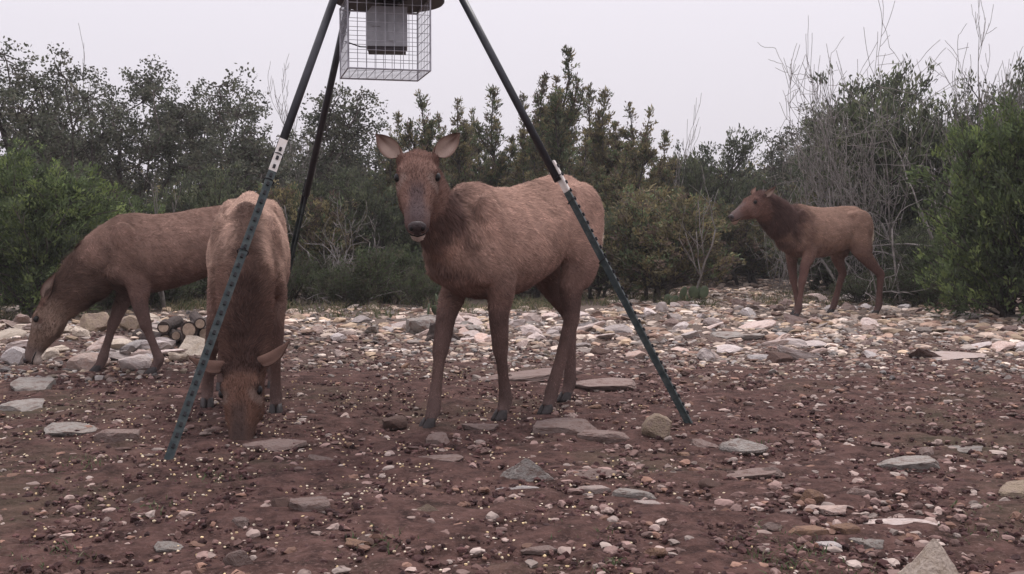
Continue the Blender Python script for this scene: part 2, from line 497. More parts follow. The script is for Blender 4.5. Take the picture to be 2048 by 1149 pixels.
def make_juniper(seed, H=4.5, R=1.0, cols=CEDC, shape='spire', n_br=120, per=16, low=.06, leaf=.085):
    rng = np.random.default_rng(seed)
    brs = []; P = []; D = []
    stems = 1 if shape == 'spire' else rng.integers(3, 6)
    for s_ in range(stems):
        off = np.array([0, 0, 0.]) if stems == 1 else np.array([*(rng.normal(size=2) * .1 * R), 0])
        lean = np.array([*(rng.normal(size=2) * (.03 if stems == 1 else .30 * R)), H * (1 if stems == 1 else rng.uniform(.6, .9))])
        pts = [off + np.array([0, 0, -.1])]
        for k in range(1, 9):
            pts.append(off + lean * k / 8 + np.array([*(rng.normal(size=2) * .03), 0]) * (k < 8))
        pts = np.array(pts)
        r0 = .03 * H * (1 if stems == 1 else .5)
        brs.append((pts, list(np.linspace(r0, .008, 9))))
        for b in range(n_br // stems):
            t = low + (1 - low) * rng.random() ** .9
            k = t * 8; i = min(int(k), 7); base = pts[i] + (pts[i + 1] - pts[i]) * (k - i)
            az = rng.uniform(0, 2 * math.pi)
            if shape == 'spire':
                prof = (1 - t) ** .95 * (.85 + .9 * vn(t * 7 + seed, az * 1.5)) + .03
            else:
                prof = math.sqrt(max(1 - (t * 1.05 - .15) ** 2 * 1.15, .05)) * rng.uniform(.6, 1.05)
            ln = R * max(prof, .08)
            el = rng.uniform(.35, 1.05) if shape == 'spire' else rng.uniform(-.15, .75) + .4 * t
            d = np.array([math.cos(az) * math.cos(el), math.sin(az) * math.cos(el), math.sin(el)])
            q_ = [base]
            dd = d.copy()
            for m_ in range(4):
                dd = unit(dd + rng.normal(size=3) * .16 + np.array([0, 0, .10]))
                q_.append(q_[-1] + dd * ln / 4)
            brs.append((np.array(q_), list(np.linspace(max(.012, ln * .018), .004, 5))))
            nt_ = max(3, int(ln * 11))
            for m_ in range(nt_):
                u = rng.uniform(.28, 1.0) * 4; i = min(int(u), 3)
                p = q_[i] + (q_[i + 1] - q_[i]) * (u - i)
                P.append(p + rng.normal(size=3) * .055 * max(1, ln)); D.append(unit(dd + np.array([0, 0, .5]) + rng.normal(size=3) * .35))
    P = np.array(P); D = np.array(D)
    V, q, c = leaves(P, D, per, leaf, leaf * .17, .045, cols, rng, .45)
    return branch_mesh(brs, M['bark'], 'trunk', 6), mesh('crown', V, [q], M['leaf'], False, c), P[:, 2].max(), np.percentile(np.hypot(P[:, 0], P[:, 1]), 97)

def make_cedar(seed, H=4.5, Wd=1.6, cols=CEDC, leaders=13):
    """pointed cedar: a main leader and rising side leaders, each a narrow plume of sprays"""
    rng = np.random.default_rng(seed)
    brs = []; P = []; D = []
    main = wig(rng, np.array([0, 0, -.1]), np.array([rng.normal() * .06, rng.normal() * .06, H]), 10, .05)
    brs.append((main, list(np.linspace(.016 * H, .006, 10))))
    L_ = [(main, .10)]
    for k in range(leaders):
        t0 = rng.uniform(.05, .80); az = k * 2.4 + rng.normal() * .5
        i = int(t0 * 9); b0 = main[i]
        r = Wd / 2 * rng.uniform(.35, 1.0) * (1 - t0 * .75)
        zt = min(b0[2] + H * rng.uniform(.12, .30), H * (1 - .62 * r / (Wd / 2)))
        zt = max(zt, b0[2] + .25)
        e = np.array([main[i][0] + math.cos(az) * r, main[i][1] + math.sin(az) * r, zt])
        m_ = b0 * .45 + e * .55 + np.array([math.cos(az), math.sin(az), 0]) * r * .22
        p = catmull([b0, m_, e], 4)
        brs.append((p, list(np.linspace(.022, .005, len(p))))); L_.append((p, .0))
    for p, t_min in L_:
        ln = np.linalg.norm(p[-1] - p[0]); n = int(14 + ln * (26 if t_min > 0 else 15))
        for k in range(n):
            t = max(t_min, rng.random() ** .85); u = t * (len(p) - 1); i = min(int(u), len(p) - 2)
            b0 = p[i] + (p[i + 1] - p[i]) * (u - i)
            az = rng.uniform(0, 6.28); el = rng.uniform(.35, 1.0)
            l = (.05 + (.62 if t_min > 0 else .26) * (1 - t) ** .9 * min(1, ln / 1.2)) * rng.uniform(.45, 1.25)
            d = np.array([math.cos(az) * math.cos(el), math.sin(az) * math.cos(el), math.sin(el)])
            brs.append((np.array([b0, b0 + d * l]), [.006, .003]))
            for q_ in np.linspace(.35, 1, max(2, int(l / .075))):
                P.append(b0 + d * l * q_); D.append(unit(d + np.array([0, 0, .5])))
        P.append(p[-1]); D.append(np.array([0, 0, 1.]))
    P = np.array(P); D = np.array(D)
    V, q, c = leaves(P, D, 8, .075, .012, .026, cols, rng, .42)
    return branch_mesh(brs, M['bark'], 'trunk', 6), mesh('crown', V, [q], M['leaf'], False, c), H, Wd / 2

def make_dead(seed, H, Wd, stems=1, levels=4, wig=.12, spread=.8, r=.05, up=.08, kids=(3, 4), lean=(0, 0, 1), ratio=.6, start0=None):
    rng = np.random.default_rng(seed)
    brs, tips = [], []
    for k in range(stems):
        d0 = np.array(lean) + (rng.normal(size=3) * np.array([.1, .1, 0]) if stems == 1 else rng.normal(size=3) * np.array([.55, .4, .15]))
        grow_branches(rng, (rng.normal() * .06, rng.normal() * .06, -.1), d0, 2.2, 1.0, 0, levels, wig, up, brs, tips, kids, spread, ratio, .5, .25, start0)
    P = np.array([t[0] for t in tips])
    K = np.array([Wd / 2 / np.percentile(np.abs(P[:, 0]), 97)] * 2 + [H / np.percentile(P[:, 2], 99.5)])
    brs = [(p * K, [max(r_ * r, .0035) for r_ in rr_]) for p, rr_ in brs]
    return branch_mesh(brs, M['deadwood'], 'branches')

OAKS = [11, 12, 15, 16]
SPIRESB = [make_cedar(s, 4.0, 2.0, BRNC, 24) for s in (24, 25)]
CEDARS = [make_juniper(s, 3.0, 1.7, CEDC, 'round', 150, 12) for s in (31, 32)]
BRIGHT = [make_juniper(s, 3.0, 1.5, BRTC, 'round', 260, 17, .02, .08) for s in (41, 42)]
BROWN = [make_juniper(51, 2.6, 1.5, BRNC, 'round', 190, 14, .12)]
SCRUB = [make_juniper(s, .9, .8, SCRC, 'round', 70, 14, .05, .06) for s in (61, 62)]

def plant(name, proto, x, y, h, wd, rz, label, cat, group=None):
    tr, cr, top, rad = proto
    o = empty(name, (x, y, G(x, y)), rz)
    s = h / top; sw = (wd / 2) / rad
    o.scale = (sw, sw, s)
    link('trunk', tr, o); link('crown', cr, o)
    tag(o, label, cat, group)
    return o

def tree_px(name, proto, px, Yd, top, wpx, label, cat='tree', group=None, seed=None):
    x, _, zt = at(px, top, Yd)
    h = zt - G(x, Yd)
    random.seed(int(px * 7 + Yd * 31))
    if isinstance(proto, tuple) and proto[0] == 'cedar': proto = make_cedar(int(px), h, wpx * Yd / F_PX, proto[1], 26)
    if isinstance(proto, int): proto = make_oak(proto + int(px), h, wpx * Yd / F_PX)
    return plant(name, proto, x, Yd, h, wpx * Yd / F_PX, random.uniform(0, 6.28), label, cat, group)

def dead_px(px, Yd, top, wpx, label, name='dead_tree', **kw):
    x, _, zt = at(px, top, Yd)
    o = empty(name, (x, Yd, G(x, Yd)))
    link('branches', make_dead(int(px), zt - G(x, Yd), wpx * Yd / F_PX, **kw), o)
    tag(o, label, 'dead tree')
    return o

# oaks behind the grazing pair
tree_px('oak_tree', OAKS[0], 25, 16.5, 36, 250, 'tallest sparse oak with leaf tufts on a bare top limb')
tree_px('oak_tree', OAKS[1], 95, 18.5, 100, 250, 'lichen grey oak with crooked twigs next to the tallest oak')
tree_px('oak_tree', OAKS[2], 245, 19.5, 108, 250, 'oak with rounded leaf clumps beside the thin bare snag')
tree_px('oak_tree', OAKS[3], 375, 20.5, 108, 230, 'wide open crowned oak with sky showing between its limbs')
tree_px('oak_tree', OAKS[0], 480, 18.5, 130, 230, 'dense leaved oak directly behind the rumps of the grazing elk')
tree_px('oak_tree', OAKS[1], 310, 23.0, 150, 240, 'dark oak standing behind the two open crowned oaks')
tree_px('oak_tree', OAKS[2], 180, 22.5, 190, 240, 'low oak filling the gap below the thin bare snag')
tree_px('oak_tree', OAKS[3], 420, 24.0, 190, 240, 'low oak half hidden behind the dense leaved oak')
tree_px('oak_tree', OAKS[2], 688, 19.0, 168, 150, 'slim crooked oak behind the rear feeder leg')
tree_px('oak_tree', OAKS[1], 748, 22.0, 232, 190, 'short twiggy oak between slim oak and the cedar spires')
tree_px('oak_tree', OAKS[0], 600, 23.0, 255, 240, 'brown leaved oak seen between the two feeder legs')
tree_px('oak_tree', OAKS[1], 140, 24.0, 150, 280, 'dark oak behind the lichen grey oak')
tree_px('oak_tree', OAKS[0], 540, 24.0, 170, 240, 'rusty leaved oak behind the bare thin stemmed tree')
tree_px('oak_tree', OAKS[3], 1655, 22.0, 190, 190, 'sparse oak beside the sprawling dead tree')
tree_px('oak_tree', OAKS[2], 1590, 26.0, 250, 170, 'small twiggy oak behind the side-on elk')
# cedar spires behind the staring elk
sp = [(840, 20.0, 188, 140, 0, 'pointed cedar beneath the feeder cage'),
      (915, 22.0, 206, 130, 1, 'short pointed cedar above the staring elk ears'),
      (990, 21.0, 180, 140, 2, 'pointed cedar crossed by the studded feeder leg'),
      (1085, 23.0, 156, 130, 0, 'slender cedar next to the tallest cedar spire'),
      (1137, 19.5, 102, 200, 1, 'tallest cedar spire above the back of the staring elk'),
      (1216, 22.0, 182, 170, 2, 'ragged topped cedar on the far side of the tallest spire'),
      (1292, 21.0, 222, 140, 0, 'last low spire of the cedar row by the sky gap')]
for i, (px, Yd, top, wd, k, lab) in enumerate(sp):
    tree_px('cedar_tree', ('cedar', (CEDC + BRNC) if i in (0, 2, 4) else BRNC), px, Yd, top, wd * 1.55, lab, group='pointed cedars in a row')
LOWC = {785: 'low brownish cedar between the short twiggy oak and pointed cedar', 880: 'low brownish cedar behind the ear of the staring elk',
        950: 'low brownish cedar between two short spires above the withers', 1045: 'low brownish cedar just beside the studded feeder leg',
        1180: 'low brownish cedar in front of the tallest spire', 1255: 'low brownish cedar before the ragged topped cedar', 1330: 'low brownish cedar at the end of the row by the sky gap'}
for px, Yd, top, wd, k in [(785, 21, 262, 170, 0), (880, 19.5, 275, 170, 1), (950, 23, 262, 170, 0), (1045, 19.5, 285, 190, 1), (1180, 21, 270, 190, 0), (1255, 19, 292, 190, 1), (1330, 20, 330, 170, 0)]:
    tree_px('cedar_tree', SPIRESB[k], px, Yd, top, wd, LOWC[px], group='low cedars below the spires')
for i, (px, Yd, top, wd, lab) in enumerate([(795, 23.5, 232, 190, 'ragged cedar behind the short twiggy oak'), (878, 24, 236, 190, 'ragged cedar filling the gap behind the two shortest spires'), (955, 24.5, 222, 200, 'ragged cedar between the short spire and the crossed one'),
        (1038, 24, 196, 210, 'ragged cedar behind the studded feeder leg'), (1112, 25, 158, 200, 'ragged cedar close behind the tallest spire'), (1178, 24, 172, 210, 'ragged cedar on the shoulder of the tallest spire'),
        (1255, 24, 212, 210, 'ragged cedar behind the ragged topped one'), (1335, 25, 268, 190, 'ragged low cedar beside the wispy leafless sapling')]):
    tree_px('cedar_tree', ('cedar', BRNC), px, Yd, top, wd, lab, group='ragged cedars behind the spires')
# bushes
tree_px('cedar_bush', BROWN[0], 1320, 16.8, 372, 330, 'brown green cedar bush with exposed dark stems by the feeder post', 'bush')
tree_px('cedar_bush', CEDARS[0], 1430, 25.0, 262, 260, 'round topped dark cedar bush before the open sky', 'bush')
tree_px('cedar_bush', CEDARS[1], 1545, 27.0, 300, 220, 'low dark cedar bush behind the head of the side-on elk', 'bush')
tree_px('cedar_bush', BROWN[0], 1500, 22.0, 400, 260, 'olive brown bush right behind the neck of the side-on elk', 'bush')
tree_px('cedar_bush', BROWN[0], 1640, 20.0, 330, 260, 'olive bush behind the back of the side-on elk', 'bush')
tree_px('cedar_bush', CEDARS[0], 1840, 19.0, 120, 420, 'big dark cedar behind the sprawling dead branches', 'tree')
tree_px('cedar_bush', CEDARS[1], 1965, 18.0, 140, 340, 'big dark cedar with bare trunks rising over it', 'tree')
tree_px('cedar_bush', CEDARS[1], 1730, 20.5, 205, 300, 'mid sized dark cedar between sparse oak and big cedar', 'tree')
tree_px('cedar_bush', BRIGHT[0], 2030, 13.4, 205, 340, 'bright green leafy cedar bush near the far elk rump', 'bush')
tree_px('cedar_bush', BRIGHT[1], 60, 13.6, 280, 330, 'deep green dense cedar bush behind the head of the grazing elk', 'bush')
tree_px('cedar_bush', BRIGHT[0], 235, 15.5, 385, 250, 'low green cedar bush behind the shoulders of the side grazing elk', 'bush')
THL = ['olive brown thicket bush behind the back of side grazing elk', 'dark thicket bush over the rump of the head-on feeding elk', 'dark thicket bush between the two feeder legs',
       'olive brown thicket bush beside the rear feeder leg', 'dark thicket bush behind the heap of dead brush', 'dark thicket bush behind the face of the staring elk',
       'olive brown thicket bush behind the withers of the staring elk', 'dark thicket bush behind the back of the staring elk', 'dark thicket bush behind the rump of the staring elk']
for i, (px, Yd, top, wd) in enumerate([(340, 17.5, 380, 230), (450, 17.0, 330, 230), (560, 18, 360, 220), (660, 17.5, 370, 230), (760, 18, 340, 220), (860, 18, 380, 200), (960, 18, 390, 220), (1080, 18, 380, 240), (1190, 17.5, 400, 220)]):
    tree_px('cedar_bush', CEDARS[i % 2] if i % 3 else BROWN[0], px, Yd, top, wd * 1.15, THL[i], 'bush', 'thicket bushes behind the clearing')
LBL = ['low shaded bush below the round topped cedar bush', 'low shaded bush behind the chest of the far elk', 'low shaded bush right behind the rump of the far elk',
       'low shaded bush beneath the sprawling dead limbs', 'low shaded bush between dead limbs and bright green cedar']
for i, (px, Yd, top, wd) in enumerate([(1450, 24, 430, 220), (1560, 25, 420, 240), (1690, 19, 440, 240), (1790, 18, 430, 230), (1880, 16.5, 450, 200)]):
    tree_px('cedar_bush', CEDARS[i % 2], px, Yd, top, wd * 1.1, LBL[i], 'bush', 'low bushes edging the stone field')
rs = random.Random(5)
for i in range(20):
    px = 20 + i * 44 + rs.uniform(-14, 14)
    if i >= 10: px = 560 + (i - 10) * 34 + rs.uniform(-10, 10)
    tree_px('scrub_plant', SCRUB[i % 2], px, 15.3 + rs.uniform(-.5, .9), 500 + rs.uniform(-12, 40), rs.uniform(90, 150), 'low green scrub plant where the rubble ends', 'shrub', 'low scrub along the edge of the rubble')
for i in range(5):
    px = 1720 + i * 60
    tree_px('scrub_plant', SCRUB[i % 2], px, 16.3 - i * .35, 530 + rs.uniform(0, 30), 130, 'dark low scrub plant under the sprawling dead branches', 'shrub', 'low scrub under the dead branches')
for i, (px, Yd, top, wd, lab) in enumerate([(-170, 15.5, 210, 340, 'tall green cedar bush at the outer end of the oak row'), (-420, 16.5, 170, 380, 'dark cedar bush beyond the outer end of the oak row'), (-700, 17.5, 200, 420, 'farthest cedar bush past the grazing elk'),
        (2290, 15.0, 150, 380, 'dark cedar bush past the bright green cedar'), (2560, 16.0, 170, 400, 'farthest dark cedar bush beyond the bright green cedar')]):
    tree_px('cedar_bush', CEDARS[i % 2], px, Yd, top, wd, lab, 'bush')
# dead and leafless trees
dead_px(142, 20, 88, 110, 'thin bare snag with short side twigs among the oaks', levels=3, kids=(5, 7), r=.035, spread=1.0, lean=(.06, 0, 1))
dead_px(572, 22, 112, 130, 'bare thin stemmed tree beside the dense leaved oak', levels=4, r=.026, up=.12, spread=.6)
dead_px(632, 23, 165, 110, 'faint bare sapling seen between the feeder legs', levels=4, r=.022, up=.12, spread=.6)
dead_px(1870, 16.6, 8, 400, 'sprawling pale dead tree with bare limbs over the cedars', stems=2, levels=4, r=.036, up=.04, lean=(-.15, 0, 1), kids=(3, 4), spread=.85, ratio=.72, wig=.09, start0=.62)
dead_px(1775, 16.9, 70, 380, 'leaning pale dead tree with long limbs reaching over the sparse oak', stems=1, levels=4, r=.034, up=.03, lean=(-.5, 0, 1), kids=(4, 5), spread=.9, ratio=.70, wig=.10, start0=.62)
dead_px(1800, 15.7, 330, 420, 'low tangle of pale dead branches behind the far elk', stems=3, levels=3, r=.022, up=-.05, lean=(-.7, 0, .5), kids=(2, 3))
dead_px(1925, 16.2, 75, 480, 'pale dead tree fanning low sideways limbs over the big cedars', stems=1, levels=4, r=.034, up=.0, lean=(-.45, -.1, 1), kids=(3, 5), spread=1.0, ratio=.68, wig=.10, start0=.5)
dead_px(1705, 17.4, 110, 300, 'wiry grey dead tree with fine twigs leaning by the sparse oak', stems=2, levels=4, r=.026, up=.02, lean=(-.4, 0, .9), kids=(3, 5), spread=.8, ratio=.68, wig=.10, start0=.62)
dead_px(1990, 17.0, -45, 210, 'tall bare trunk forking above the big dark cedar', levels=4, r=.05, spread=.6, up=.1, start0=.62)
dead_px(2042, 17.5, 95, 130, 'shorter bare trunk beside the tall forking one', levels=4, r=.04, spread=.6, up=.1, start0=.62)
dead_px(1382, 16.2, 335, 90, 'slim pale dead stem beside the brown green cedar bush', levels=2, r=.02, spread=.5, up=.1)
dead_px(1345, 22, 190, 110, 'wispy leafless sapling against the sky gap', levels=3, r=.02, up=.14, spread=.5)
dead_px(1700, 19, 215, 200, 'grey leafless shrub rising behind the sparse oak', stems=3, levels=3, r=.03, up=.06)
dead_px(715, 15.4, 475, 190, 'grey heap of dead brush in front of the thicket', 'dead_brush', stems=7, levels=2, r=.018, up=-.05, lean=(.2, 0, .4))
dead_px(325, 14.6, 335, 150, 'pale broken dead branch above the back of side grazing elk', 'dead_brush', stems=2, levels=3, r=.03)
dead_px(655, 16.0, 395, 200, 'grey dead limbs leaning in the thicket behind rear feeder leg', 'dead_brush', stems=4, levels=3, r=.022, lean=(.3, 0, .7))

# far wood, one mass
rng = np.random.default_rng(99)
n = 5200
fx = rng.uniform(-24, 24, n); fy = rng.uniform(27, 40, n)
hz = 2.6 + 1.6 * vn(fx / 1.7, fy / 3) + .8 * vn(fx / .5, fy)
fz = rng.random(n) ** .8 * hz
V, q, c = leaves(np.stack([fx, fy, fz], 1), np.tile([0, 0, 1.], (n, 1)), 14, .20, .06, .20, CEDC + BRNC, rng, 1.0)
fw = link('far_wood', mesh('far_wood', V, [q], M['leaf'], False, c))
tag(fw, 'dark mass of distant scrub wood closing the view', 'woodland'); fw['kind'] = 'stuff'

# ------------------------------------------------------------------ stones
def ico(sub):
    import bmesh
    bm = bmesh.new(); bmesh.ops.create_icosphere(bm, subdivisions=sub, radius=1)
    V = np.array([v.co[:] for v in bm.verts]); T = np.array([[v.index for v in f.verts] for f in bm.faces]); bm.free()
    return V, T
ICO1, ICO2, ICO3, ICO4 = ico(1), ico(2), ico(3), ico(4)

def rock_verts(base, rng, planes=9, flat=1.0, d0=.55, d1=.9, rough=.03):
    V = base[0].copy()
    for k in range(planes):
        nrm = unit(rng.normal(size=3)); d = rng.uniform(d0, d1)
        ex = np.maximum(V @ nrm - d, 0)
        V -= ex[:, None] * nrm
    V = V + rng.normal(size=V.shape) * rough
    V /= np.abs(V).max(0)
    V[:, 2] *= flat
    return V

SRNG = np.random.default_rng(17)
ROCKS = {}
for key in ('stone', 'stone_grey', 'stone_pink', 'stone_tan', 'stone_orange', 'stone_dark'):
    ROCKS[key] = []
SHAPES = [rock_verts(ICO3, SRNG, 9, d0=.34, d1=.72, rough=.03) for _ in range(14)]
HSHAPES = [rock_verts(ICO3, SRNG, 11, rough=.018) for _ in range(8)]
def rock_mesh(key, i, hero=False):
    name = ('h' if hero else 's') + key + str(i)
    if name not in CACHE:
        V, T = (HSHAPES[i], ICO3[1]) if hero else (SHAPES[i], ICO3[1])
        CACHE[name] = mesh('stone', V, [T], M[key], False)
    return CACHE[name]
CACHE = {}
def clip(V, nrm, d):
    nrm = unit(nrm); ex = np.maximum(V @ nrm - d, 0)
    return V - ex[:, None] * nrm
def finish(V, rng, rough):
    V = V + rng.normal(size=V.shape) * rough
    lo, hi = V.min(0), V.max(0)
    return (V - (lo + hi) / 2) / ((hi - lo) / 2), None, ICO4[1]
def slab_verts(rng):
    """broken flagstone: split faces top and bottom, cracked straight sides, chipped corners"""
    V = ICO4[0].copy()
    for k in range(7):
        a = rng.uniform(0, 6.28)
        V = clip(V, (math.cos(a), math.sin(a), rng.normal() * .25), rng.uniform(.48, .9))
    V = clip(V, (rng.normal() * .10, rng.normal() * .10, 1), rng.uniform(.22, .34))
    V = clip(V, (rng.normal() * .25, rng.normal() * .25, 1), rng.uniform(.30, .42))
    V = clip(V, (0, 0, -1), .35)
    for k in range(4):
        a = rng.uniform(0, 6.28); V = clip(V, (math.cos(a), math.sin(a), 1.1), rng.uniform(.55, .75))
    w_ = .035 * vn(V[:, 0] * 4 + rng.uniform(0, 90), V[:, 1] * 4) * (V[:, 2] > 0)
    V[:, 2] += w_
    return finish(V, rng, .009)
def peak_verts(rng, apex=(.1, .1)):
    """pointed boulder with a few broad flat faces"""
    V = ICO4[0].copy()
    n = 5
    for k in range(n):
        a = 6.28 * k / n + rng.normal() * .25 + .5
        V = clip(V, (math.cos(a) * .9 - apex[0], math.sin(a) * .9 - apex[1], rng.uniform(.62, 1.0)), rng.uniform(.42, .54))
    V = clip(V, (rng.normal() * .3, -.5, .9), .62)
    V = clip(V, (0, 0, -1), .45)
    V[:, 0] += .04 * vn(V[:, 2] * 5, V[:, 1] * 5 + 3); V[:, 1] += .04 * vn(V[:, 2] * 5 + 8, V[:, 0] * 5)
    return finish(V, rng, .010)
_sr = np.random.default_rng(77)
SLABS = [slab_verts(_sr) for _ in range(10)]
PEAKS = [peak_verts(_sr, a) for a in ((.05, .2), (.25, .1), (-.2, .2))]
def shaped(kind, i, key):
    nm = kind + str(i) + key
    if nm not in CACHE:
        V, Q_, T_ = (SLABS if kind == 'slab' else PEAKS)[i]
        CACHE[nm] = mesh('stone', V, [T_], M[key], False)
    return CACHE[nm]

def hero_stone(x0, x1, y0, y1, key, label, hfrac=.5, sh=0, rz=None, tilt=0.0, name='stone', sink=.5):
    """stone whose outline covers this much of the ground; hfrac is how much of its look is height"""
    pxc = (x0 + x1) / 2
    X0, Yb = gp(pxc, y1)
    wd = (x1 - x0) * Yb / F_PX
    hv = (y1 - y0) * Yb / F_PX
    h = hv * hfrac
    dep = min(max(hv * (1 - hfrac) / max(CAM_H / Yb, .05), wd * .45), wd * 1.3)
    if hfrac <= .62: h *= .72; dep *= 1.1; tilt = tilt + ((len(label) * 7) % 11 - 5) * .016
    yc = Yb + dep * .5
    xc = (pxc - 1024) / F_PX * yc
    me = shaped('peak', sh % 3, key) if 'pyramid' in label or 'pointed' in label or 'peaked' in label else (shaped('slab', (sh * 3 + len(label)) % 10, key) if hfrac <= .62 else rock_mesh(key, sh, True))
    o = link(name, me, None, (xc, yc, G(xc, yc) + h * (.5 - sink * .5)), (tilt, ((len(label) * 5) % 9 - 4) * .018, 0),
             (wd / 2, dep / 2, h * (1 + sink) / 2))
    return tag(o, label, 'stone')

HS = [
 (1060, 1208, 822, 868, 'stone_pink', 'flat pinkish slab leaning on another slab near hind hoof of staring elk', .55, 0, .10),
 (1148, 1272, 838, 882, 'stone_pink', 'wide dusty slab lying under the leaning slab', .5, 1, 0),
 (1284, 1352, 815, 872, 'stone_tan', 'rounded tan boulder beside the foot of the bare studded post', .85, 2, 0),
 (996, 1112, 902, 962, 'stone_grey', 'grey pyramid shaped stone out on the bare dirt', .75, 3, 0),
 (812, 928, 896, 928, 'stone_pink', 'flat half buried slab speckled with corn before the pyramid stone', .35, 4, 0),
 (1224, 1322, 966, 1002, 'stone_grey', 'grey wedge stone with a pale stone tucked against it', .6, 5, 0),
 (1148, 1226, 966, 988, 'stone', 'pale flake tucked against the grey wedge stone', .5, 6, 0),
 (1268, 1325, 995, 1014, 'stone', 'small pale stone just below the grey wedge stone', .6, 7, 0),
 (1385, 1440, 862, 892, 'stone_pink', 'dusty low stone beside mossy half buried stone', .6, 0, 0),
 (1440, 1542, 858, 902, 'stone_grey', 'mossy half buried grey stone past the tan boulder', .65, 1, 0),
 (1755, 1895, 882, 932, 'stone_grey', 'large flat grey slab lying alone on the dirt', .45, 2, 0),
 (1880, 1975, 878, 898, 'stone_grey', 'thin sunken ledge running off the large flat grey slab', .4, 3, 0),
 (2005, 2090, 938, 992, 'stone_tan', 'pale block at the outer edge of the dirt', .6, 4, 0),
 (1722, 1892, 1016, 1048, 'stone', 'long low pale slab before the big pointed boulder', .45, 5, 0),
 (1578, 1668, 1036, 1074, 'stone_orange', 'ochre flat stone among a small group of stones', .55, 6, 0),
 (1712, 1778, 1058, 1092, 'stone_grey', 'blunt grey stone just in front of long low pale slab', .55, 7, 0),
 (1785, 1965, 1052, 1200, 'stone_cream', 'big pointed pale boulder, taller than every stone around it', .88, 3, 0),
 (1596, 1658, 970, 1004, 'stone_orange', 'rusty brown stone propped over a dark gap', .75, 0, 0),
 (1634, 1704, 998, 1022, 'stone', 'white flake beside the rusty brown stone', .6, 1, 0),
 (1566, 1602, 1014, 1028, 'stone', 'little white chip before the rusty brown stone', .6, 2, 0),
 (1640, 1690, 1072, 1096, 'stone', 'pale chunk below the ochre flat stone', .6, 4, 0),
 (1670, 1725, 1036, 1068, 'stone_orange', 'dull ochre lump between ochre flat stone and long slab', .6, 5, 0),
 (566, 664, 984, 1032, 'stone_pink', 'tilted pinkish slab with a brown cobble at its side', .6, 6, 0),
 (532, 582, 986, 1022, 'stone_dark', 'brown cobble at the side of a tilted pinkish slab', .7, 7, 0),
 (818, 888, 1010, 1040, 'stone_tan', 'small peaked tan stone on open dirt', .7, 3, 0),
 (78, 192, 846, 882, 'stone_grey', 'long grey slab lying behind a broken grey slab', .45, 0, 0),
 (188, 278, 848, 892, 'stone_pink', 'broken slab with a dark hollow in its top', .55, 1, 0),
 (480, 612, 876, 906, 'stone_pink', 'flat slab at the muzzle of the elk feeding head-on', .5, 4, 0),
 (756, 814, 822, 858, 'stone_dark', 'brown earthy mound of stone just outside the forward hoof of staring elk', .7, 5, 0),
 (918, 1000, 834, 858, 'stone_pink', 'dusty flat rock between the front hooves of staring elk', .5, 6, 0),
 (850, 902, 856, 884, 'stone_pink', 'narrow tilted stone touching the forward hoof of staring elk', .6, 7, .2),
 (1440, 1578, 928, 954, 'stone_pink', 'crumbling flat ledge flush with the dirt', .35, 0, 0),
 (1400, 1450, 945, 972, 'stone_dark', 'brown broken stone beside the crumbling flat ledge', .7, 1, 0),
 (296, 364, 1070, 1100, 'stone_grey', 'grey flake lying in thin weeds', .5, 2, 0),
 (436, 506, 1094, 1142, 'stone_pink', 'upright pinkish stone near the grey flake in weeds', .75, 3, 0),
 (1120, 1240, 928, 954, 'stone_pink', 'weathered ledge just behind the pyramid stone', .35, 5, 0),
 (988, 1080, 968, 984, 'stone', 'thin pale flake in front of the pyramid stone', .4, 6, 0),
 (1040, 1120, 1090, 1110, 'stone_pink', 'low pinkish flake on plain dirt away from other slabs', .45, 7, 0),
 (928, 1175, 730, 762, 'stone_pink', 'long bedrock ledge between the legs of the staring elk', .35, 0, 0),
 (1140, 1290, 745, 784, 'stone_pink', 'broad bedrock ledge behind the hind hooves of staring elk', .3, 1, 0),
 (1676, 1738, 584, 606, 'stone', 'broad white slab under the belly of the far elk', .75, 2, 0),
 (1606, 1658, 586, 602, 'stone', 'white wedge between the legs of the far elk', .7, 3, 0),
 (1312, 1338, 606, 630, 'stone', 'upright white stone by the prickly pear', .9, 4, 0),
 (800, 884, 632, 680, 'stone_grey', 'blue grey boulder next to a dark stump in the rubble', .8, 5, 0),
 (1420, 1530, 655, 680, 'stone_grey', 'long blue grey slab in the stone field', .6, 6, 0),
 (1840, 1990, 700, 722, 'stone', 'long pale slab on the outer side of stone field', .5, 7, 0),
 (1520, 1590, 700, 728, 'stone_dark', 'dark brown rock at the edge of the stone field', .8, 0, 0),
 (1180, 1222, 690, 712, 'stone_dark', 'dark rock by the hind legs of the staring elk', .8, 1, 0),
 (0, 60, 690, 735, 'stone', 'pale block against the muzzle of the side grazing elk', .8, 2, 0),
 (10, 110, 745, 785, 'stone_grey', 'grey slab below the muzzle of the side grazing elk', .5, 3, 0),
 (0, 90, 775, 830, 'stone_grey', 'low grey ledge farther below the muzzle of side grazing elk', .35, 4, 0),
 (225, 300, 705, 745, 'stone', 'white block between the front legs of side grazing elk', .75, 5, 0),
 (130, 220, 700, 745, 'stone', 'pale boulder before the forward leg of side grazing elk', .75, 6, 0),
 (150, 230, 640, 690, 'stone_tan', 'big cream boulder on the heap under elk neck', .85, 7, 0),
 (235, 290, 655, 690, 'stone_tan', 'cream stone between the cream boulder and the logs', .85, 2, 0),
]
for (x0, x1, y0, y1, key, lab, hf, sh, tl) in HS:
    hero_stone(x0, x1, y0, y1, key, lab, hf, sh, None, tl)
n_hero = len(HS)

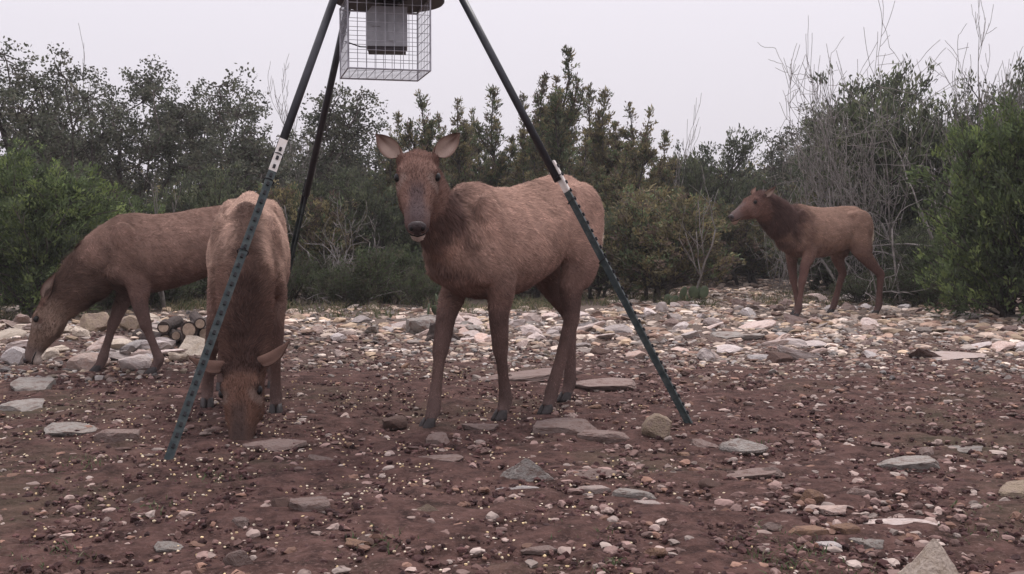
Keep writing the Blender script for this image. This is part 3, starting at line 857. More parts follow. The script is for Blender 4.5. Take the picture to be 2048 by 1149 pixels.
# rubble belt: where it lies and how thick
def belt(x, y):
    """0..1 density of loose limestone"""
    edge = 9.4 + .9 * vn(x / 1.3, 4.2) + np.where(x > 1.2, -1.0, 0) + np.where(x < -2.2, -.7, 0)
    far = np.where(x > 1.3, 27, 14.6) + vn(x / 1.1, 8.) * 1.5
    return sstep(edge - 2.0, edge + 1.9, y) ** 1.4 * (y < far) * np.clip(.75 + 1.1 * vn(x / .8 + 20, y / 1.6), .15, 1)

PAL = np.array([(.44, .385, .345), (.38, .32, .28), (.31, .25, .215), (.50, .455, .42), (.26, .19, .155), (.22, .20, .19), (.36, .29, .22), (.17, .115, .095)])
# individual stones
rr = np.random.default_rng(23)
placed = 0
GROUPS = {
 'l': ('pale limestone rock in the heap around the cut logs', 'rocks heaped around the logs'),
 'm': ('pale limestone rock in the rubble behind the staring elk', 'rocks in the rubble behind the staring elk'),
 'r': ('pale limestone rock on the stone field around the far elk', 'rocks on the stone field'),
 'd': ('loose brownish stone lying on the bare dirt', 'loose stones on the dirt')}
def put_rock(x, y, s, key, g):
    hsc = s * rr.uniform(.22, .48)
    o = link('stone', rock_mesh(key, int(rr.integers(0, 14))), None, (x, y, G(x, y) + hsc * .35),
             (rr.normal() * .22, rr.normal() * .22, rr.uniform(0, 6.28)), (s * rr.uniform(.75, 1.25), s * rr.uniform(.6, .95), hsc))
    tag(o, GROUPS[g][0], 'stone', GROUPS[g][1])
cnt = 0
while cnt < 62:
    y = rr.uniform(8.9, 11.6); x = rr.uniform(-.5 * y, -1.9)
    if rr.random() > belt(x, y): continue
    put_rock(x, y, rr.uniform(.09, .21), 'stone' if rr.random() < .55 else 'stone_cream', 'l'); cnt += 1
cnt = 0
while cnt < 70:
    y = rr.uniform(9.3, 13.5); x = rr.uniform(-1.9, 1.5)
    if rr.random() > belt(x, y): continue
    put_rock(x, y, rr.uniform(.08, .19), 'stone' if rr.random() < .75 else 'stone_grey', 'm'); cnt += 1
cnt = 0
while cnt < 75:
    y = 9.3 + 7 * rr.random() ** 1.3; x = rr.uniform(1.5, .5 * y)
    if rr.random() > belt(x, y): continue
    put_rock(x, y, rr.uniform(.08, .19), 'stone' if rr.random() < .75 else 'stone_pink', 'r'); cnt += 1
cnt = 0
while cnt < 34:
    y = rr.uniform(3.6, 9.0); x = rr.uniform(-.48 * y, .48 * y)
    if rr.random() > .35 + .65 * (x > .5): continue
    put_rock(x, y, rr.uniform(.03, .07), ['stone_dark', 'stone_pink', 'stone_orange', 'stone_pink'][int(rr.integers(0, 4))], 'd'); cnt += 1

def scatter(name, x, y, size, cols, base, rng, label, cat, flat=(.35, .8), matl=None, sinkf=.25, nvar=16, planes=7):
    n = len(x)
    var = np.stack([rock_verts(base, rng, planes, d0=.38, d1=.8, rough=.07) for _ in range(nvar)])
    k = rng.integers(0, nvar, n)
    V = var[k]                                    # n,v,3
    S = np.stack([size * rng.uniform(.75, 1.3, n), size * rng.uniform(.6, 1, n), size * rng.uniform(flat[0], flat[1], n)], 1)
    V = V * S[:, None, :]
    a = rng.uniform(0, 2 * math.pi, n); tx = rng.normal(size=n) * .2
    c, s_ = np.cos(tx)[:, None], np.sin(tx)[:, None]
    yy = V[:, :, 1] * c - V[:, :, 2] * s_; zz = V[:, :, 1] * s_ + V[:, :, 2] * c
    ca, sa = np.cos(a)[:, None], np.sin(a)[:, None]
    xx = V[:, :, 0] * ca - yy * sa; yy2 = V[:, :, 0] * sa + yy * ca
    z0 = gz(x, y) + S[:, 2] * sinkf
    P = np.stack([xx + x[:, None], yy2 + y[:, None], zz + z0[:, None]], 2).reshape(-1, 3)
    nv = base[0].shape[0]
    T = (base[1][None] + (np.arange(n) * nv)[:, None, None]).reshape(-1, 3)
    C = np.repeat(cols, nv, 0)
    o = link(name, mesh(name, P, [T], matl or M['rubble'], False, C))
    tag(o, label, cat); o['kind'] = 'stuff'
    return o

def sample(n, x0, x1, y0, y1, fn, rng, ypow=1.0):
    X_, Y_ = [], []
    tot = 0
    while tot < n:
        y = y0 + (y1 - y0) * rng.random(n * 2) ** ypow
        x = rng.uniform(-1, 1, n * 2) * (.53 * y + .4)
        k = (rng.random(n * 2) < fn(x, y)) & (x > x0) & (x < x1)
        X_.append(x[k]); Y_.append(y[k]); tot += k.sum()
    return np.concatenate(X_)[:n], np.concatenate(Y_)[:n]

r2 = np.random.default_rng(31)
x, y = sample(7600, -9, 12, 7.6, 26, belt, r2, 1.7)
xf, yf = sample(2300, 1.2, 14, 12.5, 27, belt, r2, 1.5)
x = np.concatenate([x, xf]); y = np.concatenate([y, yf])
cols = PAL[r2.integers(0, len(PAL), len(x))] * np.array([1.34, 1.24, 1.14]) * r2.uniform(.42, 1.25, len(x))[:, None]
scatter('limestone_rubble', x, y, .022 + .085 * r2.random(len(x)) ** 2.2 * sstep(7.5, 11.5, y), cols, ICO2, r2, 'broken pale limestone rubble strewn across the clearing', 'rubble', (.2, .5))
x, y = sample(6000, -9, 12, 8.0, 20, belt, r2, 1.7)
cols = PAL[r2.integers(0, len(PAL), len(x))] * r2.uniform(.4, 1.0, len(x))[:, None]
scatter('limestone_chips', x, y, .012 + .028 * r2.random(len(x)), cols, ICO1, r2, 'small limestone chips between the rubble', 'gravel', (.4, .9))

def dirtfn(x, y): return .35 + .65 * np.clip(vn(x / .9, y / .9) + .5, 0, 1)
DIRT = np.array([(.08, .039, .036), (.062, .03, .028), (.10, .05, .045), (.15, .088, .075), (.045, .022, .021)])
x, y = sample(34000, -9, 9, 2.6, 11.5, dirtfn, r2, 1.25)
cols = DIRT[r2.integers(0, len(DIRT), len(x))] * r2.uniform(.7, 1.25, len(x))[:, None]
scatter('soil_clods', x, y, (.004 + .016 * r2.random(len(x)) ** 2.8), cols, ICO1, r2, 'reddish brown soil clods covering the trampled ground', 'soil', (.5, 1.0))
def pebfn(x, y): return np.clip(.22 + .3 * (x > .2) + sstep(7, 10, y) * .6 + .5 * vn(x / .7, y / .7 + 40), .05, 1)
x, y = sample(15000, -9, 9, 2.6, 11.5, pebfn, r2, 1.2)
PEB = np.array([(.30, .20, .175), (.40, .30, .26), (.22, .14, .12), (.44, .355, .31), (.26, .15, .11)])
cols = PEB[r2.integers(0, len(PEB), len(x))] * r2.uniform(.45, 1.1, len(x))[:, None]
scatter('pebbles', x, y, .005 + .030 * r2.random(len(x)) ** 3.2, cols, ICO2, r2, 'dusty pale pebbles scattered over the dirt', 'gravel', (.25, .6))
# corn thrown by the feeder
def cornfn(x, y):
    r = np.hypot(x + .75, y - 6.2)
    return np.exp(-((r - 1.4) / 1.5) ** 2) * np.clip(.35 + vn(x / .5, y / .5) + .6 * (x < .4), .04, 1)
x, y = sample(2600, -5, 5, 3.0, 9.5, cornfn, r2)
CORN = np.array([(.74, .61, .42), (.70, .53, .30), (.78, .68, .52)])
cols = CORN[r2.integers(0, 3, len(x))] * r2.uniform(.8, 1.1, len(x))[:, None]
scatter('corn_kernels', x, y, (.0045 + .0028 * r2.random(len(x))), cols, ICO1, r2, 'yellow corn kernels thrown over the dirt below the feeder', 'corn', (.6, .9), None, .6, 8, 3)

# grass and weeds
def blades(name, x, y, h, cols, rng, label, cat, w=.004, per=1):
    n = len(x)
    base = np.stack([x, y, gz(x, y) - .005], 1)
    d = np.stack([rng.normal(size=n) * .5, rng.normal(size=n) * .5, np.ones(n)], 1); d /= np.linalg.norm(d, axis=1)[:, None]
    s = np.cross(d, rng.normal(size=(n, 3))); s /= np.linalg.norm(s, axis=1)[:, None]
    bend = np.stack([rng.normal(size=n), rng.normal(size=n), np.zeros(n) - .2], 1) * (h * .35)[:, None]
    m_ = base + d * (h * .55)[:, None]; t = base + d * h[:, None] + bend
    V = np.stack([base - s * w, base + s * w, m_ + s * w * .8, m_ - s * w * .8, t], 1).reshape(-1, 3)
    i = np.arange(n)[:, None] * 5
    o = link(name, mesh(name, V, [i + np.array([[0, 1, 2, 3]]), i + np.array([[3, 2, 4]])], M['grass'], False, np.repeat(cols, 5, 0)))
    tag(o, label, cat); o['kind'] = 'stuff'
    return o
GC = np.array([(.10, .11, .05), (.16, .14, .08), (.07, .09, .035), (.22, .18, .11)])
cx = r2.uniform(-1, 1, 130); cy = np.where(cx > .1, 15.5, 13.4) + 3.5 * r2.random(130); cx = cx * .5 * cy
cx = np.where(cx > 1.5, cx, cx)
x = (cx[:, None] + r2.normal(size=(130, 60)) * .12).ravel(); y = (cy[:, None] + r2.normal(size=(130, 60)) * .12).ravel()
blades('dry_grass', x, y, r2.uniform(.06, .22, len(x)), GC[r2.integers(0, 4, len(x))] * r2.uniform(.7, 1.2, len(x))[:, None], r2, 'dry grass tufts along the far edge of the rubble', 'grass', .005)
wc = np.array([gp(*p) for p in [(1560, 1075), (1600, 1085), (1530, 1120), (1620, 1130), (1160, 1075), (1210, 1130), (300, 1010), (120, 1110), (60, 1095), (420, 960), (1990, 1010), (1960, 1060), (1700, 1140), (1500, 880), (60, 960), (180, 930), (760, 1090)]])
x = (wc[:, 0][:, None] + r2.normal(size=(len(wc), 45)) * .07).ravel(); y = (wc[:, 1][:, None] + r2.normal(size=(len(wc), 45)) * .07).ravel()
blades('sprouting_weeds', x, y, r2.uniform(.01, .045, len(x)), np.array([(.08, .11, .05), (.11, .13, .065), (.13, .115, .07)])[r2.integers(0, 3, len(x))], r2, 'thin green weeds sprouting from the dirt', 'weeds', .003)

# prickly pear
def cactus(px, py, n, label, seed, s=1.0):
    x, y = gp(px, py); rng = np.random.default_rng(seed)
    o = empty('prickly_pear', (x, y, G(x, y)), rng.uniform(0, 6))
    for k in range(n):
        mb = MB(); mb.ell((0, 0, 0), (.085 * s, .016 * s, .11 * s))
        p = link('pad', mb.mesh('pad', M['cactus'], True), o)
        lv = 0 if k < max(2, n // 2) else 1
        p.location = (rng.normal() * .15 * s, rng.normal() * .10 * s, (.06 + .12 * lv) * s)
        p.rotation_euler = (rng.normal() * .25, rng.normal() * .45, rng.uniform(-.8, .8))
    tag(o, label, 'cactus')
cactus(88, 632, 7, 'prickly pear with upright pads behind the head of side grazing elk', 1, 1.4)
cactus(870, 640, 4, 'small prickly pear half hidden by staring elk forward leg', 2)
cactus(1378, 610, 7, 'prickly pear clump under the brown green cedar bush', 3, .9)

# stump in the rubble
sx, sy = gp(880, 688)
mb = MB()
srng = np.random.default_rng(4)
t_ = np.linspace(0, 2 * math.pi, 14, endpoint=False)
rings = []
for z_, r_ in ((-.05, .13), (.05, .11), (.12, .095), (.17, .09)):
    rr_ = r_ * (1 + .22 * np.sin(t_ * 4 + 1) * (1 if z_ < .1 else .6) + srng.normal(size=14) * .05)
    rings.append(np.stack([np.cos(t_) * rr_, np.sin(t_) * rr_, z_ + srng.normal(size=14) * (.02 if z_ > .1 else 0)], 1))
mb.loft(rings)
for a in (0.3, 2.2, 4.0, 5.3):
    mb.tube(np.array([[0, 0, .06], [math.cos(a) * .14, math.sin(a) * .14, .04], [math.cos(a) * .25, math.sin(a) * .25, -.03]]), [.05, .035, .012], 7)
st = mb.obj('stump', M['logbark'], None, False, (sx, sy, G(sx, sy)))
tag(st, 'dark splintered stump beside the blue grey boulder', 'stump')

# log pile: cut ends face the camera
lg = [(330, 683, .070, 'lowest cut log of the pile with a clean pale end'),
      (384, 680, .074, 'cut log with a big round pale end beside the lowest log'),
      (327, 655, .055, 'upper cut log resting over the lowest one'),
      (378, 660, .075, 'upper cut log with the widest pale end'),
      (410, 668, .060, 'cut log wedged at the end of the pile nearest the elk'),
      (352, 672, .045, 'thin cut log squeezed into the middle of the pile'),
      (300, 700, .055, 'dark log lying loose in front of the pile'),
      (400, 648, .050, 'topmost thin log of the pile')]
lr = np.random.default_rng(6)
for i, (px, py, r, lab) in enumerate(lg):
    p = np.array(at(px, py, 9.75 + lr.normal() * .04))
    a = lr.normal() * .25 + .25; L_ = lr.uniform(.5, .75)
    if i == 6: a = 1.1
    d = np.array([-math.sin(a), math.cos(a), lr.normal() * .03]); d = unit(d)
    ee = empty('log', p)
    pts = np.array([d * L_ * k / 6 + np.array([0, 0, lr.normal() * .006]) for k in range(7)])
    mb = MB(); mb.tube(pts, [r * (1 + lr.normal() * .06) for _ in range(7)], 12); mb.obj('bark', M['logbark'], ee)
    mb = MB(); mb.tube(np.array([-d * .004, d * .01]), [r * .80, r * .82], 12); mb.obj('cut_end', M['logend'], ee)
    tag(ee, lab, 'log', 'cut logs in a pile')

# ------------------------------------------------------------------ elk
def remesh(V, Q, T, voxel):
    me = mesh('tmp', V, [Q, T])
    o = bpy.data.objects.new('tmp', me); COL.objects.link(o)
    md = o.modifiers.new('r', 'REMESH'); md.mode = 'VOXEL'; md.voxel_size = voxel
    dg = bpy.context.evaluated_depsgraph_get()
    ev = o.evaluated_get(dg); m2 = ev.to_mesh()
    n = len(m2.vertices); v = np.empty(n * 3); m2.vertices.foreach_get('co', v); v = v.reshape(-1, 3)
    k = len(m2.polygons)
    q = np.empty(len(m2.loops), int); m2.loops.foreach_get('vertex_index', q)
    tot = np.empty(k, int); m2.polygons.foreach_get('loop_total', tot)
    assert (tot == 4).all()
    q = q.reshape(-1, 4)
    ev.to_mesh_clear()
    bpy.data.objects.remove(o); bpy.data.meshes.remove(me)
    return v, q

def taubin(v, q, its, mu=-.50):
    e = np.concatenate([q[:, [0, 1]], q[:, [1, 2]], q[:, [2, 3]], q[:, [3, 0]]])
    n = len(v)
    i, j = e[:, 0], e[:, 1]
    deg = np.bincount(i, minlength=n) + np.bincount(j, minlength=n)
    for it in range(its):
        for lam in (.55, mu):
            s = np.stack([np.bincount(i, v[j, k], n) + np.bincount(j, v[i, k], n) for k in range(3)], 1) / deg[:, None]
            v = v + lam * (s - v)
    return v

def egg_ring(x, top, bot, hw, n=24, spine=.48, dz=0, dy=0):
    """torso section: widest below the middle, narrower along the spine"""
    t = np.linspace(0, 2 * math.pi, n, endpoint=False)
    c = np.cos(t); s = np.sin(t)
    zc = bot + (top - bot) * .46
    z = np.where(c > 0, zc + (top - zc) * c, zc + (zc - bot) * c)
    y = hw * np.sign(s) * np.abs(s) ** .9 * (1 - spine * np.clip(c, 0, 1) ** 2)
    return np.stack([np.full(n, x), y + dy, z + dz], 1)

TORSO = [(-.745, 1.13, 1.02, .05), (-.715, 1.20, .93, .12), (-.63, 1.285, .86, .19), (-.50, 1.335, .81, .228), (-.34, 1.335, .80, .212),
         (-.16, 1.32, .735, .258), (.04, 1.312, .70, .282), (.20, 1.325, .695, .27), (.34, 1.355, .70, .245), (.46, 1.345, .725, .215),
         (.56, 1.28, .77, .185), (.64, 1.18, .84, .14), (.69, 1.08, .92, .07)]

HEAD = [(-.06, .02, -.10, .05), (-.02, .065, -.13, .082), (.05, .095, -.15, .100), (.12, .100, -.16, .108), (.19, .088, -.155, .106), (.26, .068, -.135, .090),
        (.33, .052, -.108, .074), (.39, .043, -.09, .064), (.44, .036, -.08, .062), (.475, .020, -.072, .055), (.498, -.005, -.055, .034)]

def build_elk(label, origin, heading, s, feet, poll, muzzle, vhint, cols, drop=0.0, raise_=0.0, ears=None, neck_bulge=0.0, fur_n=52000, seed=1, neck_pts=None, group='elk at the feeder', mane=.0, nsc=1.0, wsc=1.0, earl=.225):
    rng = np.random.default_rng(seed)
    hd = unit([heading[0], heading[1], 0]); rz = math.atan2(hd[1], hd[0])
    og = np.array([origin[0], origin[1], G(*origin)])
    root = empty('elk', og, rz, s)
    c_, s_ = math.cos(-rz), math.sin(-rz)
    def loc(p):
        q = np.array(p, float) - og
        return np.array([q[0] * c_ - q[1] * s_, q[0] * s_ + q[1] * c_, q[2]]) / s
    def dz(x):        # trunk pitch for this pose
        return -drop * sstep(-.35, .45, x) + raise_ * sstep(.25, -.45, x)
    P = loc(poll); Mz = loc(muzzle)
    U = unit(Mz - P)
    vh = np.asarray(vhint, float); vh = np.array([vh[0] * c_ - vh[1] * s_, vh[0] * s_ + vh[1] * c_, vh[2]])
    Vv = unit(vh - U * vh.dot(U)); Wv = np.cross(Vv, U)
    hp = lambda u, v, w_: P + U * u + Vv * v + Wv * w_
    mb = MB()
    mb.loft([egg_ring(x, t, b, hw * wsc, dz=float(dz(x))) for x, t, b, hw in TORSO])
    # neck
    nb = np.array([.30, 0, 1.06 + dz(.3)]); nc = np.array([.50, 0, 1.05 + dz(.5)])
    pe = hp(.02, -.035, 0)
    if neck_pts is None:
        mid = nc * .5 + pe * .5 + np.array([0, 0, neck_bulge])
        ctrl = [nb, nc, mid, pe, hp(.08, -.04, 0)]
        ra = np.array([.24, .225, .165, .115, .09]) * np.array([1, 1, nsc, nsc, 1]); rbw = np.array([.17, .165, .118, .092, .07]) * np.array([1, 1, nsc, nsc, 1])
    npath = catmull(ctrl, 5)
    rad = np.interp(np.linspace(0, 4, len(npath)), range(5), ra); rbb = np.interp(np.linspace(0, 4, len(npath)), range(5), rbw)
    mb.tube(npath, list(rad), 20, None, list(rbb), (0, 1, 0) if abs(unit(pe - nc)[1]) < .6 else None)
    # head
    n = 20; t = np.linspace(0, 2 * math.pi, n, endpoint=False)
    rings = []
    for u, top, bot, hw in HEAD:
        cc, ss = np.cos(t), np.sin(t)
        e = .82
        zz = np.sign(cc) * np.abs(cc) ** e; yy = np.sign(ss) * np.abs(ss) ** e
        zc = (top + bot) / 2
        narrow = 1 - .30 * np.clip(-zz, 0, 1) ** 2
        rings.append(np.stack([hp(u, zc + (top - bot) / 2 * zz[i], hw * yy[i] * narrow[i]) for i in range(n)]))
    mb.loft(rings)
    mb.ell(hp(.462, -.082, 0), (.040, .038, .032), np.stack([U, Wv, Vv], 1))      # chin
    for sg in (-1, 1):
        R = np.stack([U, Wv, Vv], 1)
        mb.ell(hp(.145, .062, sg * .082), (.045, .026, .022), R)          # brow
        mb.ell(hp(.19, -.085, sg * .066), (.095, .032, .06), R)           # cheek
        mb.ell(hp(.455, -.018, sg * .036), (.032, .026, .03), R)         # nostril wing
        mb.ell(hp(.02, .03, sg * .078), (.035, .035, .045), R)            # ear base
    # muscles
    def rotY(a):
        return np.array([[math.cos(a), 0, math.sin(a)], [0, 1, 0], [-math.sin(a), 0, math.cos(a)]])
    for sg in (-1, 1):
        mb.ell((.38, sg * .155 * wsc, 1.04 + dz(.38)), (.12, .072, .26), rotY(.35))
        mb.ell((.46, sg * .14, .90 + dz(.47)), (.13, .075, .12), rotY(.5))
        mb.ell((-.46, sg * .135 * wsc, 1.04 + dz(-.46)), (.21, .115, .25), rotY(-.25))
        mb.ell((-.34, sg * .140 * wsc, 1.222 + dz(-.34)), (.09, .05, .05), rotY(.3))      # hip bone
        mb.ell((.30, sg * .175, .83 + dz(.30)), (.06, .05, .075), rotY(.2))        # elbow
        mb.ell((-.63, sg * .085, .98 + dz(-.63)), (.10, .075, .18), rotY(.1))
    # legs
    hoofs = []
    for key, f in feet.items():
        sg = 1 if key[1] == 'l' else -1
        gzf = G(f[0], f[1])
        Fp = loc((f[0], f[1], gzf))
        if key[0] == 'f':
            S0 = np.array([.44, sg * .145, 1.0 + dz(.44)]); E = np.array([.335, sg * .165, .80 + dz(.34)])
            fe = Fp + np.array([-.025, 0, .115])
            K = E * .47 + fe * .53 + np.array([.03, 0, 0])
            pts = [S0, E, E * .5 + K * .5 + np.array([.012, 0, 0]), K * .90 + E * .10, K * .93 + fe * .07, K * .75 + fe * .25, K * .4 + fe * .6, K * .1 + fe * .9, fe, fe * .45 + Fp * .55 + np.array([.012, 0, 0]), Fp + np.array([.03, 0, .03])]
            ra_ = [.115, .096, .066, .050, .050, .036, .033, .040, .045, .036, .038]
            rb_ = [.07, .068, .053, .048, .047, .034, .032, .037, .041, .034, .038]
        else:
            H = np.array([-.48, sg * .12, 1.10 + dz(-.48)])
            T_ = np.array([-.36, sg * .17, .86 + dz(-.36)])
            fe = Fp + np.array([-.03, 0, .12])
            K = np.array([fe[0] - .075 + .25 * (T_[0] - .2 - fe[0]), fe[1] * .62 + T_[1] * .38, .50 + .3 * dz(-.5) + Fp[2]])
            mid = T_ * .5 + K * .5 + np.array([.02, 0, .02])
            pts = [H, T_ * .65 + H * .35 + np.array([-.03, 0, 0]), T_ * .8 + K * .2 + np.array([-.05, 0, 0]), mid, K + (T_ - K) * .18, K, K * .88 + fe * .12, K * .5 + fe * .5, K * .12 + fe * .88, fe, fe * .45 + Fp * .55 + np.array([.012, 0, 0]), Fp + np.array([.03, 0, .03])]
            ra_ = [.20, .19, .145, .095, .061, .057, .049, .039, .043, .047, .038, .038]
            rb_ = [.10, .098, .085, .066, .047, .045, .041, .036, .038, .041, .035, .038]
        pa = catmull(pts, 4); xi = np.linspace(0, len(pts) - 1, len(pa))
        mb.tube(pa, list(np.interp(xi, range(len(pts)), ra_)), 14, None, list(np.interp(xi, range(len(pts)), rb_)), (0, 1, 0))
        hoofs.append(Fp)
    V = np.concatenate(mb.V); Qd = np.concatenate(mb.Q); Td = np.concatenate(mb.T)
    v, q = remesh(V, Qd, Td, .011)
    v = taubin(v, q, 4, -.0)
    v = taubin(v, q, 12)
    # ---- coat colours by region of the animal
    def colour(v):
        x, y, z = v[:, 0], v[:, 1], v[:, 2]
        C = np.tile(np.array(cols['body'], float), (len(v), 1))
        def mixc(wt, c): 
            nonlocal C
            C = C * (1 - wt[:, None]) + np.array(c) * wt[:, None]
        zz = z - dz(x)
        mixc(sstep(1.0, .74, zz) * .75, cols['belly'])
        mixc(sstep(.10, .03, np.abs(y)) * sstep(1.2, 1.28, zz) * sstep(.12, .40, x) * cols.get('stripe_w', .35), cols['neck'])
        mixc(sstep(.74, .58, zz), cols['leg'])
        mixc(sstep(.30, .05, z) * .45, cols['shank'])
        mixc(sstep(-.60, -.68, x) * sstep(.80, .92, zz) * sstep(.24, .16, np.abs(y)), cols['rump'])
        # neck
        seg = npath[5:]; best = np.full(len(v), 9.); tt = np.zeros(len(v)); rr_ = np.zeros(len(v))
        for i in range(len(seg) - 1):
            a, b = seg[i], seg[i + 1]; ab = b - a
            t_ = np.clip(((v - a) @ ab) / (ab @ ab), 0, 1)
            d = np.linalg.norm(v - a - t_[:, None] * ab, axis=1)
            m = d < best
            best[m] = d[m]; tt[m] = (i + t_[m]) / (len(seg) - 1)
        tn = tt + .22 * vn(x * 9, z * 9 + y * 5) + .12 * vn(x * 25, z * 25)
        nw = sstep(-.06 + cols.get('neck0', 0), .34 + cols.get('neck0', 0), tn) * sstep(.36, .27, best)
        mixc(nw * cols.get('neck_w', .9), cols['neck'])
        mixc(sstep(.22, .42, x) * sstep(.11, .03, np.abs(y - .02)) * np.clip(nw + sstep(1.0, 1.1, zz), 0, 1) * cols.get('crest', 0), cols['crown'])
        # head
        rel = v - P; hu = rel @ U; hv = rel @ Vv; hw_ = rel @ Wv
        hd_ = sstep(-.07, .03, hu) * sstep(.24, .20, np.hypot(hv + .03, hw_)) * (hu < .6)
        hc = np.tile(np.array(cols['head'], float), (len(v), 1))
        def mh(wt, c):
            nonlocal hc
            hc = hc * (1 - wt[:, None]) + np.array(c) * wt[:, None]
        mh(sstep(.14, .04, hu) * sstep(.0, .05, hv), cols['crown'])
        mh(sstep(.20, .30, hu) * sstep(.055, .02, np.abs(hw_)) * sstep(.0, .03, hv) * .8, cols['bridge'])
        mh(sstep(.33, .42, hu) * .6, cols['bridge'])
        mh(sstep(.38, .42, hu) * sstep(-.040, -.055, hv), cols['lip'])
        mh(sstep(.045, .02, np.hypot(hu - .205, (np.abs(hw_) - .085))) * .22 * sstep(-.05, .0, hv), cols['lip'])
        mh(sstep(.03, .015, np.hypot(hu - .17, (np.abs(hw_) - .10))) * sstep(-.02, .0, hv) * .8, cols['crown'])
        C = C * (1 - hd_[:, None]) + hc * hd_[:, None]
        return C, nw, hd_
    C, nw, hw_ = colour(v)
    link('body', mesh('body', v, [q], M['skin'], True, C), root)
    # ---- short lying hair
    tri = np.concatenate([q[:, [0, 1, 2]], q[:, [0, 2, 3]]])
    a, b, c = v[tri[:, 0]], v[tri[:, 1]], v[tri[:, 2]]
    nr = np.cross(b - a, c - a); ar = np.linalg.norm(nr, axis=1); nr /= ar[:, None] + 1e-12
    k = rng.choice(len(tri), fur_n, p=ar / ar.sum())
    u1, u2 = rng.random(fur_n), rng.random(fur_n); fl = u1 + u2 > 1; u1[fl] = 1 - u1[fl]; u2[fl] = 1 - u2[fl]
    bp = a[k] + u1[:, None] * (b[k] - a[k]) + u2[:, None] * (c[k] - a[k]); nn = nr[k]
    cc = C[tri[k, 0]]; nwk = nw[tri[k, 0]]; hk = hw_[tri[k, 0]]
    leg = sstep(.72, .55, bp[:, 2] - dz(bp[:, 0])) * (1 - nwk) * (1 - hk)
    flow = np.tile([-.8, 0, -.55], (fur_n, 1)) * (1 - leg)[:, None] + np.array([-.15, 0, -1.]) * leg[:, None]
    nd = unit(nc - pe)
    flow = flow * (1 - nwk)[:, None] + (nd * .8 + np.array([0, 0, -.6])) * nwk[:, None]
    flow = flow * (1 - hk)[:, None] + (-U) * hk[:, None]
    ph = bp[:, 1] * 3
    tuft = np.stack([vn(bp[:, 0] * 13 + ph, bp[:, 2] * 13), vn(bp[:, 0] * 13 + 50, bp[:, 2] * 13 + ph), vn(bp[:, 0] * 13 + ph, bp[:, 2] * 13 + 90)], 1)
    flow = flow + tuft * .9 + rng.normal(size=flow.shape) * .2
    flow -= nn * np.sum(flow * nn, 1)[:, None]; flow /= np.linalg.norm(flow, axis=1)[:, None] + 1e-9
    ln = (.028 + (mane + .010) * nwk) * (1 - .62 * hk) * (1 - .5 * leg) * rng.uniform(.6, 1.3, fur_n)
    lift = (.22 + .14 * nwk) * rng.uniform(.4, 1.5, fur_n)
    tip = bp + flow * ln[:, None] + nn * (ln * lift)[:, None]
    sd_ = np.cross(flow, nn); wd = rng.uniform(.0016, .0032, fur_n)[:, None]
    bp = bp - nn * .001
    FV = np.stack([bp - sd_ * wd, bp + sd_ * wd, tip], 1).reshape(-1, 3)
    cc = cc * (1 + .45 * vn(bp[:, 0] * 26 + ph * 3, bp[:, 2] * 26) + .35 * vn(bp[:, 0] * 9 + ph, bp[:, 2] * 9 + 30))[:, None]
    FC = np.repeat(cc * (rng.uniform(.62, 1.38, fur_n) * np.where(rng.random(fur_n) < .05, 1.45, 1.0))[:, None], 3, 0)
    link('fur', mesh('fur', FV, [np.arange(3 * fur_n).reshape(-1, 3)], M['fur'], False, FC), root)
    # ---- eyes, nose, ears, hooves, tail
    R = np.stack([U, Wv, Vv], 1)
    for sg in (-1, 1):
        mb = MB(); mb.ell(hp(.168, .040, sg * .098), (.026, .018, .022), R); mb.obj('eye', M['eye'], root, True)
    mb = MB(); mb.ell(hp(.487, -.006, 0), (.024, .046, .033), R); mb.ell(hp(.496, -.034, 0), (.012, .02, .02), R)
    ns = mb.obj('nose', M['nose'], root, True)
    for sg in (-1, 1):
        mb = MB(); mb.ell(hp(.503, -.004, sg * .027), (.010, .011, .013), R); mb.obj('nostril', M['nostril'], ns, True)
    mb = MB()
    mb.tube(np.array([hp(.40, -.052, .052), hp(.455, -.053, .05), hp(.488, -.054, .03), hp(.499, -.055, 0), hp(.488, -.054, -.03), hp(.455, -.053, -.05), hp(.40, -.052, -.052)]), [.005] * 7, 6)
    mb.obj('mouth', M['nostril'], root, True)
    for sg in (-1, 1):
        ed, en = ears[0 if sg > 0 else 1]          # direction and opening in head axes (u,v,outward)
        D = unit(U * ed[0] + Vv * ed[1] + Wv * sg * ed[2]); O = U * en[0] + Vv * en[1] + Wv * sg * en[2]
        O = unit(O - D * O.dot(D)); S_ = np.cross(D, O)
        Le, We = earl, earl * .215
        base = hp(.0, .045, sg * .085)
        nu, nv = 12, 9; f = []; bk = []
        for i in range(nu):
            u = i / (nu - 1)
            wv = We * (math.sin(math.pi * min(u ** .66, 1)) ** 1.0 + .34 * (1 - u) ** 2)
            if i == nu - 1: wv = .003
            for j in range(nv):
                vv = -1 + 2 * j / (nv - 1)
                cup = (.055 * (1 - u * .55)) * (vv * vv - .55) * min(1, wv / .03)
                p = base + D * Le * u + S_ * wv * vv * (1 - .12 * vv * vv) + O * (cup + .018 * math.sin(u * 3.14))
                f.append(p + O * .003); bk.append(p - O * .004)
        VV = np.array(f + bk); nvn = nu * nv
        g = np.arange(nvn).reshape(nu, nv)
        q1 = np.stack([g[:-1, :-1], g[1:, :-1], g[1:, 1:], g[:-1, 1:]], -1).reshape(-1, 4)
        q2 = (q1 + nvn)[:, ::-1]
        rim = np.concatenate([g[:, 0], g[-1, 1:], g[-2::-1, -1], g[0, -2:0:-1]])
        r2_ = np.roll(rim, -1)
        q3 = np.stack([rim, r2_, r2_ + nvn, rim + nvn], 1)
        uu = np.repeat(np.linspace(0, 1, nu), nv); vj = np.tile(np.linspace(-1, 1, nv), nu)
